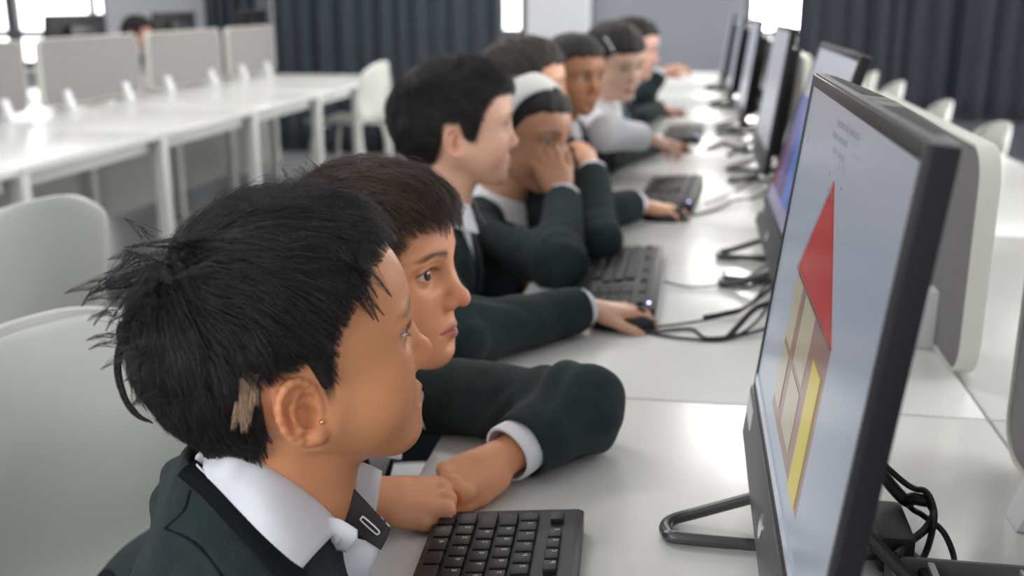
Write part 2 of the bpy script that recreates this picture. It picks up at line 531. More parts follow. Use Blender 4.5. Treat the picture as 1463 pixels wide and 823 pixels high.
def strands(name,P,radius,m,parent):
    hc=bpy.data.hair_curves.new(name); n,k=P.shape[:2]
    hc.add_curves([k]*n)
    hc.attributes['position'].data.foreach_set('vector',P.astype(F32).ravel())
    r=hc.attributes.new('radius','FLOAT','POINT')
    rr=np.tile(np.linspace(1,.25,k)*radius,(n,1)); r.data.foreach_set('value',rr.astype(F32).ravel())
    o=bpy.data.objects.new(name,hc); COL.objects.link(o); hc.materials.append(m)
    if parent is not None: o.parent=parent
    return o

# ------------------------------------------------------------------ hands
def hand_ops(wrist, fwd, back, side, curls, spread=.0, thumb=(.5,.4,.3), s=1.0, k=.0035, flat_fingers=None):
    """wrist point; fwd towards the fingers; back = out of the back of the hand; side=+1 when the thumb lies on cross(fwd,back)
    curls: per finger (index..little) of (mcp,pip,dip) degrees bending towards the palm"""
    f=np.array(fwd,float); f/=np.linalg.norm(f)
    b=np.array(back,float); b-=f*(b@f); b/=np.linalg.norm(b)
    l=np.cross(f,b)*side                                   # towards the thumb
    W=np.array(wrist,float)
    L=lambda a,t,n: W+s*(f*a+l*t+b*n)
    o=[]
    # palm: wedge of capsules wrist -> knuckles
    kn=[(.070,.024,.002),(.073,.008,.004),(.070,-.008,.003),(.063,-.0225,.000)]
    for (a,t,n) in kn:
        o.append(rcone(L(.004,t*.55,-.001),L(a,t,n-.002),.0125*s,.0092*s,.010*s))
    o.append(rcone(L(-.03,0,0),L(.02,0,0),.0185*s,.0165*s,.012*s,flat=(b,.78)))   # wrist
    o.append(ell(L(.030,.020,-.007),np.array([.024,.014,.012])*s,.010*s,'add',np.stack([f,l,b],1)))   # thumb ball
    o.append(ell(L(.034,-.019,-.005),np.array([.026,.010,.011])*s,.010*s,'add',np.stack([f,l,b],1)))
    ln=[(.030,.020,.017),(.034,.022,.018),(.031,.021,.017),(.024,.016,.015)]
    rd=[.0072,.0074,.0070,.0062]
    tips=[]
    for i in range(4):
        a0=0; p=L(*kn[i]); c=curls[i]; sp=spread*(1.5-i)/1.5
        dirf=f*math.cos(sp)+l*math.sin(sp)
        o.append(sphere(p,rd[i]*1.12*s,.004*s))            # knuckle
        for j in range(3):
            a0+=math.radians(c[j])
            d=dirf*math.cos(a0)-b*math.sin(a0)
            q=p+d*ln[i][j]*s
            o.append(rcone(p,q,rd[i]*(1-.07*j)*s,rd[i]*(.93-.07*j)*s,k*s if j else .006*s))
            p=q
        tips.append((p,d))
    # thumb: leaves the side of the palm near its base
    p=L(.020,.022,-.008); ang,c1,c2=thumb
    d=f*math.cos(ang)+l*math.sin(ang)*.85-b*math.sin(ang)*.35; d/=np.linalg.norm(d)
    q=p+d*.030*s; o.append(rcone(p,q,.0105*s,.0085*s,.008*s))
    d2=d*math.cos(c1)+(f*.7-l*.7-b*.2)*math.sin(c1); d2/=np.linalg.norm(d2)
    r=q+d2*.024*s; o.append(rcone(q,r,.0084*s,.0076*s,k*s))
    d3=d2*math.cos(c2)+(f*.5-l*.8-b*.3)*math.sin(c2); d3/=np.linalg.norm(d3)
    u=r+d3*.019*s; o.append(rcone(r,u,.0076*s,.0062*s,k*s))
    tips.append((u,d3))
    return o, tips

FIST=[(72,92,50),(76,95,50),(80,95,50),(82,92,50)]
MOUSE=[(14,30,22),(12,34,24),(16,36,26),(22,38,26)]
REST=[(20,32,20),(24,38,22),(28,42,24),(32,42,24)]

# ------------------------------------------------------------------ eyes, lashes, brows
def make_eye(parent, o, R, s, sgn, look, iris=(.035,.016,.009)):
    """an eyeball with its iris and pupil in the pigment; look = direction in head coordinates"""
    n=28; rings=30; vs=[]; cs=[]
    for i in range(rings+1):
        a=(i/rings)**1.5*PI
        for k in range(n):
            b=2*PI*k/n
            vs.append((math.cos(a),math.sin(a)*math.cos(b),math.sin(a)*math.sin(b)))
            if a<.19: c=(.004,.003,.003)
            elif a<.44: c=tuple(v*(1.15 if a<.36 else .7) for v in iris)
            elif a<.50: c=(.02,.012,.010)
            else: c=(.74,.70,.67)
            cs.append(c)
    fs=[(i*n+k,i*n+(k+1)%n,(i+1)*n+(k+1)%n,(i+1)*n+k) for i in range(rings) for k in range(n)]
    Rl=rot_from(R@np.array(look)); v=np.array(vs)
    bul=1+.045*np.exp(-(np.arccos(np.clip(v[:,0],-1,1))/.42)**2)
    v=(v*bul[:,None])@Rl.T*EYE_R*s+(np.array(o)+R@(EYE*np.array([1,sgn,1]))*s)
    return link('eyeball', np_mesh('eyeball',v,np.array(fs),np.array(cs)), M['eye'], parent)

def make_lashes(parent,o,R,s,sgn,m,n=46,lid=.0098,length=.0050,ymin=-.0070,rad=None):
    hw=.0138; hh=lid/2; Rr=(hw*hw+hh*hh)/(2*hh); P=[]; rng=np.random.default_rng(5)
    for up in (1,0):
        for y in np.linspace(ymin,.0125,n if up else n//3):
            z=(math.sqrt(max(Rr*Rr-y*y,0))-(Rr-hh)) if up else -(math.sqrt(max(Rr*Rr-y*y,0))-(Rr-hh*.9))
            r=EYE_R+.0016; x=math.sqrt(max(r*r-y*y-z*z,1e-9))
            p=EYE+np.array([x,y,z]); L=(length*(.75+.25*y/.0125) if up else length*.4)*rng.uniform(.8,1.1)
            d=np.array([1.0,y*45+rng.normal(0,.12),.15 if up else -.6]); q=[p]
            for k in range(5):
                d=d/np.linalg.norm(d); p=p+d*L/5; q.append(p); d=d+np.array([0,0,.30 if up else .05])
            q=np.array(q); q[:,1]*=sgn; P.append(np.array(o)+(q@R.T)*s)
    return strands('eyelashes',np.array(P),rad or (.00010 if n>15 else .0002),m,parent)

def make_brows(parent,o,R,s,m,surf,n=240,dens=1.0):
    """short brow hairs; surf(y,z)->x of the face there"""
    P=[]; rng=np.random.default_rng(8)
    for sgn in (1,-1):
        for _ in range(int(n*dens)):
            t=rng.uniform(0,1); y=.011+.034*t
            z=.0070+.0060*math.sin(t*2.3)-.0020*t*t+rng.normal(0,.0016*(1-.5*t))
            d=np.array([-.25,1.0,.55-.9*t]); d/=np.linalg.norm(d); L=.0065
            p=np.array([0,y,z]); q=[]
            for k in range(4):
                pp=p+d*L*k/3; pp[0]=surf(pp[1],pp[2])+.0004+.0012*math.sin(PI*min(1,k/3)); q.append(pp)
            q=np.array(q); q[:,1]*=sgn; P.append(np.array(o)+(q@R.T)*s)
    return strands('eyebrows',np.array(P),.00011,m,parent)

def face_surface(ops):
    """x of the front of the face at (y,z) by stepping inwards, in head coordinates"""
    def surf(y,z):
        x=.115
        for _ in range(24):
            d=float(apply(ops,np.array([[[x,y,z]]],dtype=F32))[0,0])
            x-=d*.8
            if d<1e-4: break
        return x
    return surf
# ------------------------------------------------------------------ shared materials
M={}
M['eye']=mat('eyeball',(.8,.8,.8),.06,spec=.6,attr='Col')
def skin_mat(): return mat('skin',(.5,.3,.2),.46,attr='Col',sss=.12,spec=.42,bump=[('noise',900,.05,.001),('vor',1500,.03,.0006)])
M['skin']=skin_mat()
M['sweater']=mat('sweater_knit',srgb(43,53,54),.95,spec=.08,sheen=.06,noise=(60,.16),bump=[('wavez',330,.25,.0012),('noise',260,.5,.0022)])
M['sweater_dark']=mat('sweater_rib',srgb(29,35,37),.95,spec=.06,bump=[('noise',500,.4,.001)])
M['shirt']=mat('shirt_cotton',srgb(226,228,233),.8,spec=.2,noise=(18,.03),bump=[('noise',60,.25,.003),('noise',1200,.15,.0006)])
M['shirt_in']=mat('collar_lining',srgb(62,58,60),.85,spec=.2,bump=[('noise',900,.2,.0006)])
M['tie']=mat('tie_navy',srgb(46,44,62),.7,spec=.3,bump=[('noise',700,.2,.0006)])
M['cuff']=mat('cuff_cotton',srgb(226,228,233),.8,spec=.2)
def hair_mat(name,col,rough=.33,spec=.5):
    m=mat(name,col,rough,spec=spec); nt=m.node_tree; hi=nt.nodes.new('ShaderNodeHairInfo'); mx=nt.nodes.new('ShaderNodeMix'); mx.data_type='RGBA'
    nt.links.new(hi.outputs['Random'],mx.inputs['Factor']); mx.inputs['A'].default_value=(*[c*.55 for c in col],1); mx.inputs['B'].default_value=(col[0]*2.6,col[1]*2.3,col[2]*2.1,1)
    nt.links.new(mx.outputs['Result'],nt.nodes['Principled BSDF'].inputs['Base Color']); return m
M['hair']=hair_mat('hair_black',(.0085,.0072,.0068)); M['hair_brown']=hair_mat('hair_dark_brown',(.030,.0175,.0115))
M['hair_pale']=hair_mat('hair_fair_patch',(.25,.185,.125),.5)
M['hair_mass']=mat('hair_mass',srgb(26,22,21),.55,spec=.35,bump=[('noise',420,.8,.003)])
M['hair_mass_brown']=mat('hair_mass_brown',srgb(40,31,27),.55,spec=.35,bump=[('noise',420,.8,.003)])
M['lash']=mat('lash',(.006,.005,.005),.5)

def away(v): 
    v=np.array(v,float); return v/np.linalg.norm(v)

def clipped(op, p, n, inner=None):
    """op cut by the plane through p with outward normal n; inner: radius of the hollow at the cut end"""
    p_=V3(p); n_=V3(n)/F32(np.linalg.norm(n)); f=op.fn
    def fn(P):
        q=P-p_; s=q@n_; d=smax(f(P),s,F32(.004))
        if inner:
            rr=np.linalg.norm(q-s[...,None]*n_,axis=-1)-F32(inner)
            d=smax(d,-np.maximum(rr,-(s+F32(.035))),F32(.003))
        return d
    return Op(fn,op.c,op.r,op.k,op.mode)

def body_frame(yaw,lean):
    """columns: forward, left, up of a trunk that leans forward by lean degrees"""
    return euler_head(yaw,-lean,0)

class Kid: pass

def trunk_ops(k, grow=0.0, ks=.05):
    B,nb,s=k.B,k.nb,k.s
    L=lambda a,l,u: nb+B@(np.array([a,l,u])*s)
    o=[]
    o.append(ell(L(.005,0,-.165),np.array([.082,.118,.165])*s+grow,.05,'add',B))
    o.append(ell(L(-.004,0,-.090),np.array([.070,.125,.075])*s+grow,.05,'add',B))
    o.append(ell(L(.012,0,-.320),np.array([.086,.112,.130])*s+grow,.05,'add',B))
    for sg,sh in ((1,k.shL),(-1,k.shR)):
        o.append(rcone(L(-.008,.030*sg,-.018),sh,.036*s+grow,.042*s+grow,.045))
    o.append(ell(k.hip,np.array([.105,.130,.085])*s+grow,.06,'add',rot_from((math.cos(math.radians(k.byaw)),math.sin(math.radians(k.byaw)),0))))
    return o

def sit(k):
    """legs under the table: thigh forward from the hip, shin down to the floor (trousers)"""
    f=np.array([math.cos(math.radians(k.byaw)),math.sin(math.radians(k.byaw)),0]); l=np.array([-f[1],f[0],0])
    o=[]
    for sg in (1,-1):
        h=k.hip+l*.075*sg+np.array([0,0,-.005]); kn=h+f*.36+l*.02*sg+np.array([0,0,-.015]); an=np.array([kn[0],kn[1],.07])-f*.03
        o+= [rcone(h,kn,.075,.055,.03), rcone(kn,an,.056,.040,.03)]
        an2=an+f*.0
        o+= [('shoe',an2,f)]
    return o

def build_kid(label, head, yaw, pitch, roll=0, s=1.0, skin=(.50,.26,.155), byaw=None, lean=18, h=.0016, hc=.0035, hairline=HL_BOY,
              hair='hair', hip_back=.02, elbows=None, wrists=None, hands=None, headkw={}, look=(1,0,0), cap=None, strand=None,
              nb_shift=(0,0,0), sh=None, collar=True, tie=True, vneck=True, sleeve='sweater', lid=.0098, emblem=None, hip_z=.475, cuffs=True,
              shirt=True, ruff=None, lash_kw={}, eyes=True, lashes=0, brows=0, group='people along the computer table', cat='person', hand_s=.90, hollow=None, folds=1.0, shirt_top=False):
    k=Kid(); k.s=s; o=np.array(head); R=euler_head(yaw,pitch,roll); k.o=o; k.R=R
    k.byaw=yaw if byaw is None else byaw
    k.B=body_frame(k.byaw,lean)
    k.nb=o+R@(np.array([-.046,0,-.150])*s)+np.array(nb_shift)
    L=lambda a,l,u: k.nb+k.B@(np.array([a,l,u])*s)
    k.shL,k.shR=(L(-.005,.128,-.052),L(-.005,-.128,-.052))
    if sh:
        if sh[0] is not None: k.shL=np.array(sh[0])
        if sh[1] is not None: k.shR=np.array(sh[1])
    f=np.array([math.cos(math.radians(k.byaw)),math.sin(math.radians(k.byaw)),0]); lf=np.array([-f[1],f[0],0])
    waist=L(0,0,-.36); k.hip=np.array([waist[0],waist[1],hip_z])-f*hip_back
    el=[None,None] if elbows is None else list(elbows); wr=[None,None] if wrists is None else list(wrists)
    for i,(sd,shd) in enumerate(((1,k.shL),(-1,k.shR))):
        if el[i] is None:
            el[i]=shd+np.array([0,0,-.19*s])-f*.05+lf*.02*sd; el[i][2]=max(el[i][2],.56)
        if wr[i] is None: wr[i]=k.hip+f*.19+lf*.09*sd+np.array([0,0,.10])
        el[i]=np.array(el[i],float); wr[i]=np.array(wr[i],float)
    # ---- the body under the clothes: one surface from crown to fingertips
    ops=frame(head_ops(lid=lid,detail=eyes,**headkw),o,R,s)
    nh=len(ops)
    ops+=trunk_ops(k,-.012)
    for i,shd in enumerate((k.shL,k.shR)):
        ops.append(rcone(shd,el[i],.034*s,.028*s,.02)); ops.append(rcone(el[i],wr[i],.028*s,.0185*s,.012))
    tips=[]
    hlist=hands or [None,None]
    for i,hd in enumerate(hlist):
        d=away(wr[i]-el[i])
        if hd is None: hd=dict(fwd=d,back=np.array([0,0,1])-0*d,curls=REST)
        hops,tp=hand_ops(wr[i]+away(hd.get('fwd',d))*.012,hd.get('fwd',d),hd.get('back',(0,0,1)),
                  hd.get('side',(1 if i==1 else -1)*(1)),hd['curls'],spread=hd.get('spread',.08),thumb=hd.get('thumb',(.55,.35,.25)),s=hand_s*s)
        ops+=hops; tips.append(tp)
    k.ops=ops
    v,q=sdf_mesh(ops,h); v,q=biggest(v,q)
    Q=((v-o)@R)/s
    col=np.tile(np.array(skin),(len(v),1))
    hm=np.linalg.norm(Q,axis=1)<.19
    col[hm]=face_colors(Q[hm],skin)
    sc_=np.clip(above(Q,hairline)/.012,0,1)*hm*(np.abs(Q[:,1])<.069+10*(Q[:,2]>.01))
    col=lerpc(col,np.array((.02,.016,.014)),.85*sc_)
    for hd,tp in zip(hlist,tips):                           # nails and knuckles
        if hd is None: continue
        for p,d in tp:
            col=lerpc(col,np.array(skin)*np.array([1.25,1.05,1.0]),.35*gauss(np.linalg.norm(v-p,axis=1),.006))
    me=np_mesh('person',v,q,col)
    me.transform(Matrix.Translation(-Vector(k.hip))) 
    body=link('person',me,M['skin'])
    body.location=k.hip
    tag(body,label,cat,group); k.body=body
    bpy.context.view_layer.update()
    def adopt(ob):
        if ob.parent is body: ob.matrix_parent_inverse=Matrix.Translation(-Vector(k.hip))
        return ob
    k.adopt=adopt
    # ---- eyes
    if eyes:
        for sgn in (1,-1): adopt(make_eye(body,o,R,s,sgn,look))
        if lashes:
            for sgn in (1,-1): adopt(make_lashes(body,o,R,s,sgn,M['lash'],lashes,lid,**lash_kw))
        if brows: adopt(make_brows(body,o,R,s,M['lash'],face_surface(head_ops(lid=lid,ear=0,**headkw)),brows))
    # ---- hair mass
    cops=frame(cap_ops(hairline,**(cap or {})),o,R,s); k.cops=cops
    v2,q2=sdf_mesh(cops,max(h,.0018) if h<.002 else .003); v2,q2=biggest(v2,q2)
    hair_ob=adopt(link('hair',np_mesh('hair',v2,q2),M['hair_mass' if hair=='hair' else 'hair_mass_brown'],body)); k.hair=hair_ob
    k.capv=v2; k.capq=q2
    # ---- jumper
    J=trunk_ops(k,.006)
    for i,shd in enumerate((k.shL,k.shR)):
        J.append(rcone(shd,el[i],.046*s,.043*s,.035))
        d=away(wr[i]-el[i]); cut=wr[i]-d*.012
        J.append(clipped(rcone(el[i],wr[i],.043*s,.036*s,.03),cut,d,inner=.030*s))
    fo=F32(.0045*folds)
    els=[np.array(e,dtype=F32) for e in el]; shs=[V3(k.shL),V3(k.shR)]
    def folds_fn(P):
        d=np.zeros(P.shape[:-1],dtype=F32)
        for e,sd in zip(els,shs):
            g=np.exp(-(np.linalg.norm(P-e,axis=-1)/.075)**2)+.6*np.exp(-(np.linalg.norm(P-sd,axis=-1)/.09)**2)
            ax=(sd-e)/np.linalg.norm(sd-e)
            t=P@ax
            d+=g*np.sin(t*125+np.sin(P[...,0]*48+P[...,2]*36)*2.0+P[...,1]*42)
        d+=F32(.35)*np.sin(P[...,0]*52+P[...,2]*31+np.sin(P[...,1]*44)*1.6)
        return (fo*d).astype(F32)
    J.append(Op(folds_fn,(0,0,0),9,0,'disp'))
    ax=R@np.array([-.016*1,0,-.120]); ax=-ax/np.linalg.norm(ax); ax=away(ax*.5+k.B[:,2]*.5); k.nax=ax
    if ruff:                                                # a close neckline standing up to the collar
        J.append(rcone(k.nb-ax*.06,k.nb+ax*ruff,.085*s,.061*s,.02))
    J.append(rcone(k.nb-ax*(.004 if not ruff else -ruff*.5),k.nb+ax*.2,(.054 if not ruff else .0462)*s,(.085 if not ruff else .060)*s,.012,'sub'))
    if vneck:                                               # the V opening at the front
        Bm=k.B.astype(F32); nbv=V3(k.nb)
        def vee(P):
            q=(P-nbv)@Bm; 
            w=F32(.048*s)*np.clip(1+q[...,2]/F32(.125*s),0,1.2)
            return np.maximum(np.maximum(np.maximum(np.abs(q[...,1])-w, F32(.015)-q[...,0]), q[...,0]-F32(.125)), -(q[...,2]+F32(.13*s)))
        J.append(Op(vee,k.nb,.3,.008,'sub'))
    k.J=J
    v3,q3=sdf_mesh(J,hc); v3,q3=biggest(v3,q3)
    k.sweater=adopt(link('sweater',np_mesh('sweater',v3,q3),M['sweater'] if sleeve=='sweater' else M['shirt'],body))
    # ---- shirt: what shows in the V, and the cuffs
    Sx=trunk_ops(k,.001)[:2] if shirt else None
    if shirt:
     Sx.append(rcone(k.nb-ax*.03,k.nb+ax*.012,.056*s,.052*s,.03))
     Sx.append(rcone(k.nb-ax*.03,k.nb+ax*.09,.048*s,.048*s,.004,'sub'))
     v4,q4=sdf_mesh(Sx,hc); v4,q4=biggest(v4,q4)
     k.shirt=adopt(link('shirt',np_mesh('shirt',v4,q4),M['shirt'],body))
    if cuffs:
        for i in (0,1):
            if hlist[i] is None: continue
            d=away(wr[i]-el[i]); b=MB()
            e1=Vector(d).orthogonal().normalized(); e2=Vector(d).cross(e1)
            c0=Vector(wr[i])
            def fn(u,w):
                a=2*PI*u; rr=(.0290,.0300,.0300,.0265)[min(3,int(w*3.01))]*s; tt=(-.03,.000,.0045,.0035)[min(3,int(w*3.01))]
                return c0+Vector(d)*tt+(e1*math.cos(a)+e2*math.sin(a))*rr*(1+.04*math.sin(3*a))
            b.grid(fn,28,4,closed_u=True)
            adopt(b.build('shirt_cuff',M['cuff'],body,solid=.0018,subsurf=1))
    if collar: make_collar(k)
    if tie and collar: make_tie(k)
    # ---- trousers and shoes
    Lg=[x for x in sit(k) if isinstance(x,Op)]; Lg.append(ell(k.hip,(.11,.135,.09),.05,'add',rot_from(f)))
    v5,q5=sdf_mesh(Lg,.008); adopt(link('trousers',np_mesh('trousers',v5,q5),M['sweater_dark'],body))
    for x in sit(k):
        if isinstance(x,tuple):
            so=[ell(np.array([x[1][0],x[1][1],.035])+f*.05,(.10,.038,.035),.01,'add',rot_from(f)),sphere(np.array([x[1][0],x[1][1],.06]),.042,.03)]
            v6,q6=sdf_mesh(so,.006); adopt(link('shoe',np_mesh('shoe',v6,q6),M['lash'],body))
    k.el,k.wr=el,wr
    return k

def make_collar(k, wf=.048, wb=.030, gap=.30, flare=.020):
    """a folded shirt collar, one leaf on each side"""
    ax=Vector(k.nax); f=Vector(k.B[:,0]); f=(f-ax*f.dot(ax)).normalized(); l=ax.cross(f)
    c=Vector(k.nb)+ax*.004; s=k.s
    for sg in (1,-1):
        b=MB()
        def fn(u,w):
            a=PI-(PI-gap)*u                                # back -> front
            a*=sg; dr=f*math.cos(a)+l*math.sin(a)
            wid=(wb+(wf-wb)*u**2.2)*s
            top=.034*s*(1-.35*u)
            rr=.0535*s
            if w<.35:  t=w/.35; return c+dr*(rr-.0015)+ax*(top*t-.01*(1-t))
            t=(w-.35)/.65
            bend=math.sin(min(1,t*2.2)*PI/2)
            fo=f*(.010*u**3*t)*s+l*sg*(.016*u**4*t)*s
            return c+dr*(rr+.0035*bend+flare*t)+ax*(top-wid*t+.0035*math.sin(min(1,t*2)*PI))+fo
        b.grid(fn,15,11)
        k.adopt(b.build('shirt_collar',M['shirt'],k.body,solid=.0016,subsurf=1))

def make_tie(k):
    ax=Vector(k.nax); B=k.B; f=Vector(B[:,0]); l=Vector(B[:,1]); u=Vector(B[:,2]); c=Vector(k.nb); s=k.s
    b=MB()
    b.sphere(c+f*.058*s-u*.006*s,.017*s,16,sc=(.75,.95,1.05),rot=Matrix((f,l,u)).transposed())
    def fn(a,t):
        w=(.012+.012*t)*s
        q=c+f*(.062+.040*math.sin(min(1,t*1.1)*PI/2))*s-u*(.012+.115*t)*s+l*(a-.5)*2*w-f*abs(a-.5)*.006
        return q
    b.grid(fn,5,9)
    k.adopt(b.build('tie',M['tie'],k.body,solid=.003))
# ------------------------------------------------------------------ hair for the nearest heads
def sample_surface(v,q,n,mask,seed=0):
    rng=np.random.default_rng(seed)
    ok=mask[q].all(1); q=q[ok]; i=rng.integers(0,len(q),n); a=rng.random((n,1)); b=rng.random((n,1))
    p=v[q[i]]; return (p[:,0]*(1-a)+p[:,1]*a)*(1-b)+(p[:,3]*(1-a)+p[:,2]*a)*b

def boy_hair(k, n, lens, crown=(-.062,.004,.080), radius=.00024, fwd=.5, clump=.5, m='hair', seed=1, lift=.35, spikes=True, HL=HL_BOY, curl=.13, over=None):
    v,q=k.capv,k.capq; s=k.s
    Q=((v-k.o)@k.R)/s
    nr=normals_of(v,q)
    mk=(above(Q,HL)>-.004)&~((np.abs(Q[:,1])>.060)&(Q[:,0]>-.041)&(Q[:,0]<-.001)&(Q[:,2]<.006)&(Q[:,2]>-.06))
    base=head_ops(detail=False,ear=0)[:9]
    mk&=apply(base,Q[None].astype(F32))[0]>.0008             # only the outer side of the hair mass
    rt=sample_surface(v,q,n,mk,seed)
    # normal at the roots from the nearest ellipsoid
    def loc(p): return ((p-k.o)@k.R)/s
    def nrm(l):
        g=(l-np.array([-.006,0,.016]))/np.array([.10,.078,.088])**2; return g/np.linalg.norm(g,axis=1,keepdims=True)
    cr=np.array(crown)
    def tang(l):
        n_=nrm(l); d=l-cr; d=d-(d*n_).sum(1,keepdims=True)*n_
        d/=np.linalg.norm(d,axis=1,keepdims=True)+.004
        top=np.clip((l[:,2]-.03)/.05,0,1)[:,None]
        d=d*(1-.35*top)+np.array([1,0,0])*fwd*top*(l[:,0:1]>-.05)+np.array([0,0,-1.0])*.55*(1-top)+np.array([.25,0,-.2])*(1-top)*(l[:,0:1]>-.02)-np.array([.25,0,0])*(1-top)*(l[:,0:1]<-.02)
        d=d-(d*n_).sum(1,keepdims=True)*n_*.85
        return d/(np.linalg.norm(d,axis=1,keepdims=True)+1e-9)
    ph=vnoise(loc(rt),55,seed)[:,None]; ph2=vnoise(loc(rt)+.3,70,seed+3)[:,None]
    def flow(p,t):
        l=loc(p); d=tang(l); n_=nrm(l)
        sd=np.cross(n_,d)
        d=d+sd*ph*.5+n_*(lift*(.35+.65*np.clip((l[:,2:3]+.02)/.06,0,1))*(1-t)*(.6+.7*ph2)-.25*t)
        return d@k.R.T
    l0=loc(rt); hz=above(l0,HL)
    L=lens(l0)*(.75+.5*np.random.default_rng(seed).random(n))*np.clip(.35+hz/.05,.35,1)
    best=np.full(len(l0),9.0)                               # strands stop a little past the hairline
    for (xa,za),(xb,zb) in zip(HL[1:-2],HL[2:-1]):
        e=np.array([xb-xa,zb-za]); q_=l0[:,[0,2]]-np.array([xa,za]); tt=np.clip(q_@e/(e@e),0,1); best=np.minimum(best,np.linalg.norm(q_-tt[:,None]*e,axis=1))
    L=np.minimum(L,(.005 if over is None else over(l0))+np.where(hz>0,best,0)*.9)
    d0=(nrm(l0)*.6+tang(l0))@k.R.T
    def outside(p,t):                                       # keep every strand just off the skin
        l=loc(p); d=apply(base,l[None].astype(F32))[0]
        push=np.maximum(.0022+.0035*t-d,0)[:,None]
        return k.o+((l+nrm(l)*push*1.1)@k.R.T)*s
    return k.adopt(grow_hair('hair_strands',rt,d0,L*s,radius,M[m],k.hair,flow,7,clump,outside,.05,curl,seed))
make_camera()
# ------------------------------------------------------------------ room
M['wall']=mat('wall_paint',srgb(196,198,203),.9,noise=(3,.02))
M['wall_grey']=mat('wall_darker_grey',srgb(132,135,142),.9,noise=(3,.02))  # recessed stretch, greyer and darker than the rest of the wall
M['skirt']=mat('skirting_dark',srgb(74,76,80),.7)
M['ceil']=mat('ceiling_paint',srgb(225,225,225),.9)
def tile_mat():
    m=mat('floor_tile',srgb(150,152,154),.34,spec=.5); nt=m.node_tree; b=nt.nodes['Principled BSDF']
    tc=nt.nodes.new('ShaderNodeTexCoord'); br=nt.nodes.new('ShaderNodeTexBrick')
    br.offset=0; br.inputs['Scale'].default_value=1.0; br.inputs['Brick Width'].default_value=.6; br.inputs['Row Height'].default_value=.6
    br.inputs['Mortar Size'].default_value=.006
    br.inputs['Color1'].default_value=(*srgb(150,152,155),1); br.inputs['Color2'].default_value=(*srgb(143,146,149),1); br.inputs['Mortar'].default_value=(*srgb(110,112,114),1)
    nt.links.new(tc.outputs['Object'],br.inputs['Vector']); nt.links.new(br.outputs['Color'],b.inputs['Base Color'])
    return m
M['floor']=tile_mat()
M['white']=mat('white_laminate',srgb(219,219,216),.24,spec=.5,noise=(8,.015),bump=[('noise',240,.04,.0006)])
M['edge']=mat('white_edge_band',srgb(228,228,226),.45)
M['steel']=mat('white_painted_steel',srgb(205,205,200),.45)
M['felt']=mat('grey_panel_fabric',srgb(134,132,133),.95,spec=.1,noise=(30,.05),bump=[('noise',900,.35,.0008)])
M['cream']=mat('cream_edge_band',srgb(214,214,204),.5)
M['plast']=mat('white_plastic',srgb(206,209,202),.42,spec=.45,bump=[('noise',190,.25,.0012)])
M['clip']=mat('white_clip',srgb(222,224,226),.4)
M['curt']=mat('curtain_cloth',srgb(58,66,74),.9,spec=.1,sheen=.2,noise=(14,.10),bump=[('noise',300,.3,.002)])
M['curt2']=mat('curtain_cloth_plum',srgb(58,60,70),.9,spec=.1,sheen=.2,noise=(14,.10),bump=[('noise',300,.3,.002)])
M['sky']=mat('daylight_glass',(1,1,1),.3,emit=((1.0,.97,.92),4.0))
M['glare_pane']=mat('daylight_glass_added',(1,1,1),.3,emit=((1.0,.97,.92),9.0))  # unseen high pane, added to throw glare onto the table
M['sky2']=mat('daylight_glass_low_sun',(1,1,1),.3,emit=((1.0,.97,.92),15.0))
M['frame']=mat('window_frame_grey',srgb(88,92,98),.5)
XL,XR,YB,ZC=-6.2,3.5,8.3,2.9
def struct(name,b,m,**kw):
    o=b.build(name,m,**kw); o['kind']='structure'; return o
struct('floor',MB().box(((XL+XR)/2,(YB-1.6)/2+.0,-.05),(XR-XL+.4,YB+2.0,.1)),M['floor'])
struct('ceiling',MB().box(((XL+XR)/2,(YB-1.6)/2,ZC+.05),(XR-XL+.4,YB+2.0,.1)),M['ceil'])
# back wall with its window openings: (x0,x1,sill,head)
WIN=[(-6.0,-4.79,.62,2.5),(-3.34,-2.75,.90,2.5),(-1.95,-1.265,.90,2.5),(.02,.30,1.32,2.6),(.40,2.6,.90,2.5)]  # the high narrow opening is added out of view, for table glare
def back_wall(name,x0,x1,y,wins,m):
    b=MB(); xs=x0
    for (a,c,s,hd) in wins:
        b.box(((xs+a)/2,y+.1,ZC/2),(a-xs,.2,ZC)); b.box(((a+c)/2,y+.1,s/2),(c-a,.2,s)); b.box(((a+c)/2,y+.1,(hd+ZC)/2),(c-a,.2,ZC-hd)); xs=c
    b.box(((xs+x1)/2,y+.1,ZC/2),(x1-xs,.2,ZC))
    return struct(name,b,m,smooth=0)
back_wall('wall_back',XL,-.786,YB,WIN[:3],M['wall'])
back_wall('wall_recess',-.80,XR,YB+.25,WIN[3:],M['wall_grey'])
b=MB(); xs=XL
for (a,c) in ((-3.4,-.5),(.7,2.8)):  # openings behind the camera, made up to pass the front fill
    b.box(((xs+a)/2,-1.7,ZC/2),(a-xs,.2,ZC)); b.box(((a+c)/2,-1.7,.45),(c-a,.2,.9)); b.box(((a+c)/2,-1.7,2.7),(c-a,.2,.4)); xs=c
b.box(((xs+XR)/2,-1.7,ZC/2),(XR-xs,.2,ZC)); struct('wall_front',b,M['wall'],smooth=0)
struct('wall_left',MB().box((XL-.1,(YB-1.6)/2,ZC/2),(.2,YB+1.9,ZC)),M['wall'])
